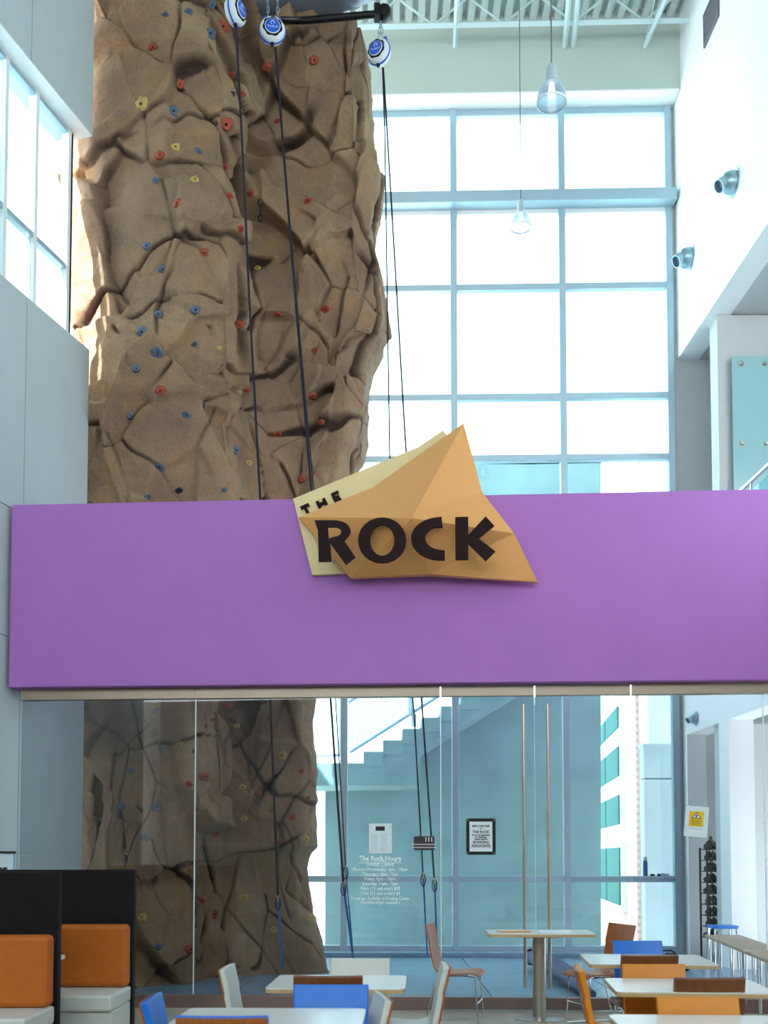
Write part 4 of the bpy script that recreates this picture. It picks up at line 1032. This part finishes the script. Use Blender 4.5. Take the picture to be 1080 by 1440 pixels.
# long tapered navy form on the floor behind the doors
p0 = on_z(748, 1346, .16); p1 = on_z(832, 1398, .06)
nv_ = empty('navy_form', (p1.x, p1.y, 0)); tag(nv_, 'long tapered navy form lying on the floor behind the doors', 'pad'); o = nv_.location
mid = p0.lerp(p1, .5)+Vector((.04, 0, .03))
MB().tube([p0-o, p0.lerp(p1,.25)-o+Vector((.02,0,.02)), mid-o, p0.lerp(p1,.75)-o+Vector((.01,0,.0)), p1-o], [.11, .15, .14, .10, .055], 12, flat=.8).build('roll', M_navy, nv_, smooth=True)
MB().tube([p0-o+(p0-p1).normalized()*.22, p0-o+(p0-p1).normalized()*.12, p0-o], [.06, .11, .118], 12).build('end_cap', M_blackp, nv_, smooth=True)
# small mat platform at the foot of the window
wsill = MB().fbox(FW, -1.2, sR-.05, -.45, -.1, 0, .07).build('trim_1', M_mat, bevel=.008); struct(wsill, 'low kerb along the foot of the tall window', 'kerb')

# ------------------------------------------------------------------ furniture: chairs
def chair_profile():   # (y, z) of the shell centre line, front of chair = -y
    return [(.265,.865),(.245,.78),(.220,.68),(.200,.58),(.182,.51),(.150,.465),(.095,.445),(.02,.438),(-.08,.444),(-.15,.448),(-.195,.438),(-.215,.420)]
def ribbon_solid(prof, w, t0, t1, curve=.0, n=7, taper=None):
    """sweep profile across width, between offsets t0..t1 along the profile normal (towards the sitter)"""
    mb = MB(); m = len(prof); vs = []
    nr = []
    for i in range(m):
        a = Vector(prof[max(i-1, 0)]); b = Vector(prof[min(i+1, m-1)]); t = (b-a).normalized(); nr.append(Vector((t.y, -t.x)))
    for off in (t0, t1):
        for i, (y, z) in enumerate(prof):
            for k in range(n):
                x = (k/(n-1)-.5)*(w if taper is None else w*taper[i]); c = curve*((2*k/(n-1)-1)**2)*(1 if i < 6 else .25)
                vs.append((x, y+nr[i].x*(off+c), z+nr[i].y*(off+c)))
    fs = []; q = m*n
    for i in range(m-1):
        for k in range(n-1):
            fs.append((i*n+k, i*n+k+1, (i+1)*n+k+1, (i+1)*n+k)); fs.append((q+i*n+k, q+(i+1)*n+k, q+(i+1)*n+k+1, q+i*n+k+1))
    for i in range(m-1):
        fs.append((i*n, (i+1)*n, q+(i+1)*n, q+i*n)); fs.append((i*n+n-1, q+i*n+n-1, q+(i+1)*n+n-1, (i+1)*n+n-1))
    for k in range(n-1):
        fs.append((k, q+k, q+k+1, k+1)); e_ = (m-1)*n; fs.append((e_+k, e_+k+1, q+e_+k+1, q+e_+k))
    return mb.add(vs, fs)
def dense(prof, n=4):
    out = []
    m = len(prof)
    for i in range(m-1):
        p0 = Vector(prof[max(i-1,0)]); p1 = Vector(prof[i]); p2 = Vector(prof[i+1]); p3 = Vector(prof[min(i+2,m-1)])
        for k in range(n):
            t = k/n; out.append(tuple(.5*((2*p1)+(p2-p0)*t+(2*p0-5*p1+4*p2-p3)*t*t+(3*p1-p0-3*p2+p3)*t**3)))
    out.append(prof[-1]); return out
PR = dense(chair_profile(), 3)
# the normal towards the sitter must point to -y on the back
tst = ribbon_solid(PR, .44, 0, .01); sgn_ = 1 if tst.v[len(PR)*7][1] < tst.v[0][1] else -1
M_edge = M_ply
shell_me = ribbon_solid(PR, .44, 0, .012*sgn_, .012*sgn_).mesh('shell', M_wood, True)
shellD_me = ribbon_solid(PR, .44, 0, .012*sgn_, .012*sgn_).mesh('shell', M_woodD, True)
pads = {}
def pad_me(mm):
    if mm.name not in pads:
        m_ = ribbon_solid(PR, .45, .0125*sgn_, .05*sgn_, .012*sgn_, taper=None)
        me = m_.mesh('pad', mm, True)
        pads[mm.name] = me
    return pads[mm.name]
def leg_path(sx):
    x = sx*.19
    return [(x, .12, .43), (x, .17, .36), (x, .235, .12), (x, .25, .03), (x*1.02, .235, .009), (x*1.02, .0, .009), (x*1.02, -.19, .009), (x, -.205, .03), (x, -.19, .22), (x, -.175, .42), (x, -.10, .432), (x, .12, .43)]
leg_me = [MB().tube(leg_path(s), .0065, 7, cap=False).mesh('wire_leg', M_chrome, True) for s in (-1, 1)]
cb_me = [MB().tube([(-.19, y, z), (.19, y, z)], .006, 6).mesh('crossbar', M_chrome, True) for y, z in ((.12, .43), (-.10, .432), (-.195, .2))]
def chair(loc, rz, padm, label, dark=False, sc=1.0):
    e = empty('dining_chair', (loc[0], loc[1], 0), rz); e.scale = (sc, sc, sc)
    tag(e, label, 'chair', 'dining chairs in the hall')
    s = mobj('shell', shellD_me if dark else shell_me, e)
    if padm is not None:
        p_ = mobj('pad', pad_me(padm), e); b = p_.modifiers.new('bevel', 'BEVEL'); b.width = .012; b.segments = 2; b.limit_method = 'ANGLE'; b.angle_limit = math.radians(50)
    for m_ in leg_me: mobj('wire_leg', m_, e)
    for m_ in cb_me: mobj('crossbar', m_, e)
    return e
def back_at(px, py, Ytop, rz, zt=.865):
    """floor position so that the top middle of the backrest appears at px (depth Ytop)"""
    p = at(px, py, Ytop); k = p.z/zt
    off = Vector((0, .255, 0)); off.rotate(Matrix.Rotation(rz, 3, 'Z'))
    return (p.x-off.x*1, p.y-off.y*1)
RD = math.radians
# ------------------------------------------------------------------ tables
def table(cx, cy, w, d, z, rz, label, pole=True):
    e = empty('cafe_table', (cx, cy, 0), rz); tag(e, label, 'table', 'cafe tables')
    pts = rounded(w, d, .05)
    t = MB().prism([(x, y, z-.006) for x, y in pts], (0, 0, .006)).build('laminate_top', M_lam, e)
    MB().prism([(x*.998, y*.998, z-.03) for x, y in pts], (0, 0, .024)).build('ply_edge', M_ply, e)
    MB().lathe([(.045, .02), (.045, z-.05)], 20).build('pole', M_steel, e, smooth=True)
    MB().lathe([(.24, 0), (.24, .008), (.06, .022)], 32).build('base', M_steel, e, smooth=True)
    MB().box(-.14, .14, -.14, .14, z-.05, z-.03).build('top_plate', M_steel, e)
    return e
def table_px(bl, br, fr_, flp, z, label):
    P_ = [on_z(x, y, z) for x, y in (bl, br, fr_, flp)]
    c = (P_[0]+P_[1]+P_[2]+P_[3])/4; sx = ((P_[1]-P_[0])+(P_[2]-P_[3]))/2; sy = ((P_[0]-P_[3])+(P_[1]-P_[2]))/2
    rz = math.atan2(sx.y, sx.x); w = sx.length; d = abs(sy.dot(Vector((-math.sin(rz), math.cos(rz), 0))))
    return table(c.x, c.y, w, d, z, rz, label), c, w, d, rz
tA = table_px((408,1371), (584,1371.5), (556,1391), (356,1390), .74, 'white cafe table before the rock, second row on the left')
tD = table_px((818,1341), (990,1343), (1002,1357), (826,1356), .74, 'white cafe table in the far right row')
tC = table_px((852,1375), (1064,1378), (1084,1397), (864,1395), .74, 'white cafe table in the middle right row')
tB = table_px((290,1417.5), (527,1417.5), (493,1452), (196,1450), .74, 'white cafe table nearest the front left')
tE = table_px((868,1426.5), (1110,1428), (1128,1462), (876,1460), .74, 'white cafe table nearest the front right')
# door-side table
tf = table(on_z(758,1308,.83).x*10.3/on_z(758,1308,.83).y, 10.3, 1.0, .62, .83, RD(-2), 'white cafe table with papers standing before the glass doors')
for o_ in tf.children:
    if o_.name.startswith('pole'): o_.scale = (1.45, 1.45, 1)
for px, w_, d_, m_, lb_, ro in ((722, .30, .21, M_orangeV, 'orange folder lying on the table by the doors', 6), (780, .30, .21, M_paper, 'white sheet of paper on the table by the doors', -8)):
    p = at(px, 1308, 10.3); s_ = MB().box(-w_/2, w_/2, -d_/2, d_/2, 0, .006).build('paper_sheet' if m_ is M_paper else 'paper_folder', m_, loc=(p.x, 10.28, .8305)); s_.rotation_euler = (0,0,RD(ro)); tag(s_, lb_, 'paper')

# ------------------------------------------------------------------ chairs in place
def dchair(px, py, zt, rz, padm, label, dark=False):
    k = zt/.865; p = on_z(px, py, zt); off = Vector((0, .255*k, 0)); off.rotate(Matrix.Rotation(rz, 3, 'Z'))
    return chair((p.x-off.x, p.y-off.y), rz, padm, label, dark, k)
ZT = .815
# by the doors
dchair(603, 1299, .92, RD(78), None, 'bare wooden chair left of the table by the doors')
dchair(876, 1300, .92, RD(-72), None, 'bare wooden chair right of the table by the doors')
# left group
dchair(466, 1386, ZT, RD(0), M_blueV, 'blue padded chair facing the camera at the front left table')
dchair(461, 1375, ZT, RD(180), M_woodD, 'brown wooden chair back showing above the blue chair', True)
dchair(507, 1349, ZT, RD(-2), M_whiteV, 'white padded chair beyond the second left table, facing the camera')
dchair(313, 1361, ZT, RD(89), M_whiteV, 'grey-white padded chair seen edge-on left of the second table')
dchair(205, 1405, ZT, RD(92), M_blueV, 'blue padded chair seen edge-on at the far left of the front table')
dchair(546, 1403, ZT, RD(-82), M_whiteV, 'grey-white padded chair seen edge-on right of the front left table')
dchair(311, 1433, ZT, RD(180), M_blueV, 'chair with blue pad and wooden back at the bottom edge')
dchair(632, 1359, .85, RD(-91), M_whiteV, 'pale chair with curved edge-on back in the centre foreground')
# right group
dchair(808, 1362, .85, RD(82), M_orangeV, 'orange padded chair seen edge-on left of the right tables')
dchair(895, 1324, ZT, RD(0), M_blueV, 'blue padded chair beyond the far right table')
dchair(915, 1345, ZT, RD(180), M_woodD, 'brown chair back at the near side of the far right table', True)
dchair(917, 1357, ZT, RD(0), M_orangeV, 'orange padded chair between the far and middle right tables')
dchair(1000, 1378, ZT, RD(180), M_woodD, 'brown chair back at the near side of the middle right table', True)
dchair(978, 1403, ZT, RD(0), M_orangeV, 'orange padded chair nearest the front right')

# ------------------------------------------------------------------ booths
def booth(xr, yb, w, label):
    e = empty('restaurant_booth', (xr-w/2, yb, 0)); tag(e, label, 'booth', 'booth seats on the left')
    MB().box(-w/2-.04, w/2+.015, .0, .09, 0, 1.44).build('back_panel', M_black, e, bevel=.012)
    c = MB().box(-w/2, w/2-.005, -.17, -.003, .47, .985).build('back_cushion', M_orange, e, bevel=.035)
    MB().box(-w/2, w/2, -.66, -.003, .34, .468).build('seat_cushion', M_whiteV, e, bevel=.02)
    MB().box(-w/2+.01, w/2-.005, -.62, -.005, 0, .338).build('base', M_whiteV, e, bevel=.01)
    return e
bxr = at(181, 1350, 8.95).x; booth(bxr, 9.05, 1.5, 'orange booth seat with black back panel, the farther one')
bxr2 = at(72, 1380, 7.75).x; booth(bxr2, 7.85, 1.5, 'orange booth seat with black back panel, the nearer one')
pt = on_z(75, 1344, .73)
bt_ = empty('booth_table', (at(84, 1343, 8.25).x-.4, 8.22, 0)); tag(bt_, 'small white table top between the two booth seats', 'table')
MB().prism([(x, y, .755) for x, y in rounded(.8, .42, .05)], (0,0,.028)).build('top', M_lam, bt_)
MB().lathe([(.04, .02), (.04, .755)], 16).build('pole', M_steel, bt_, smooth=True); MB().lathe([(.15, 0), (.15, .01), (.05, .024)], 28).build('base', M_steel, bt_, smooth=True)
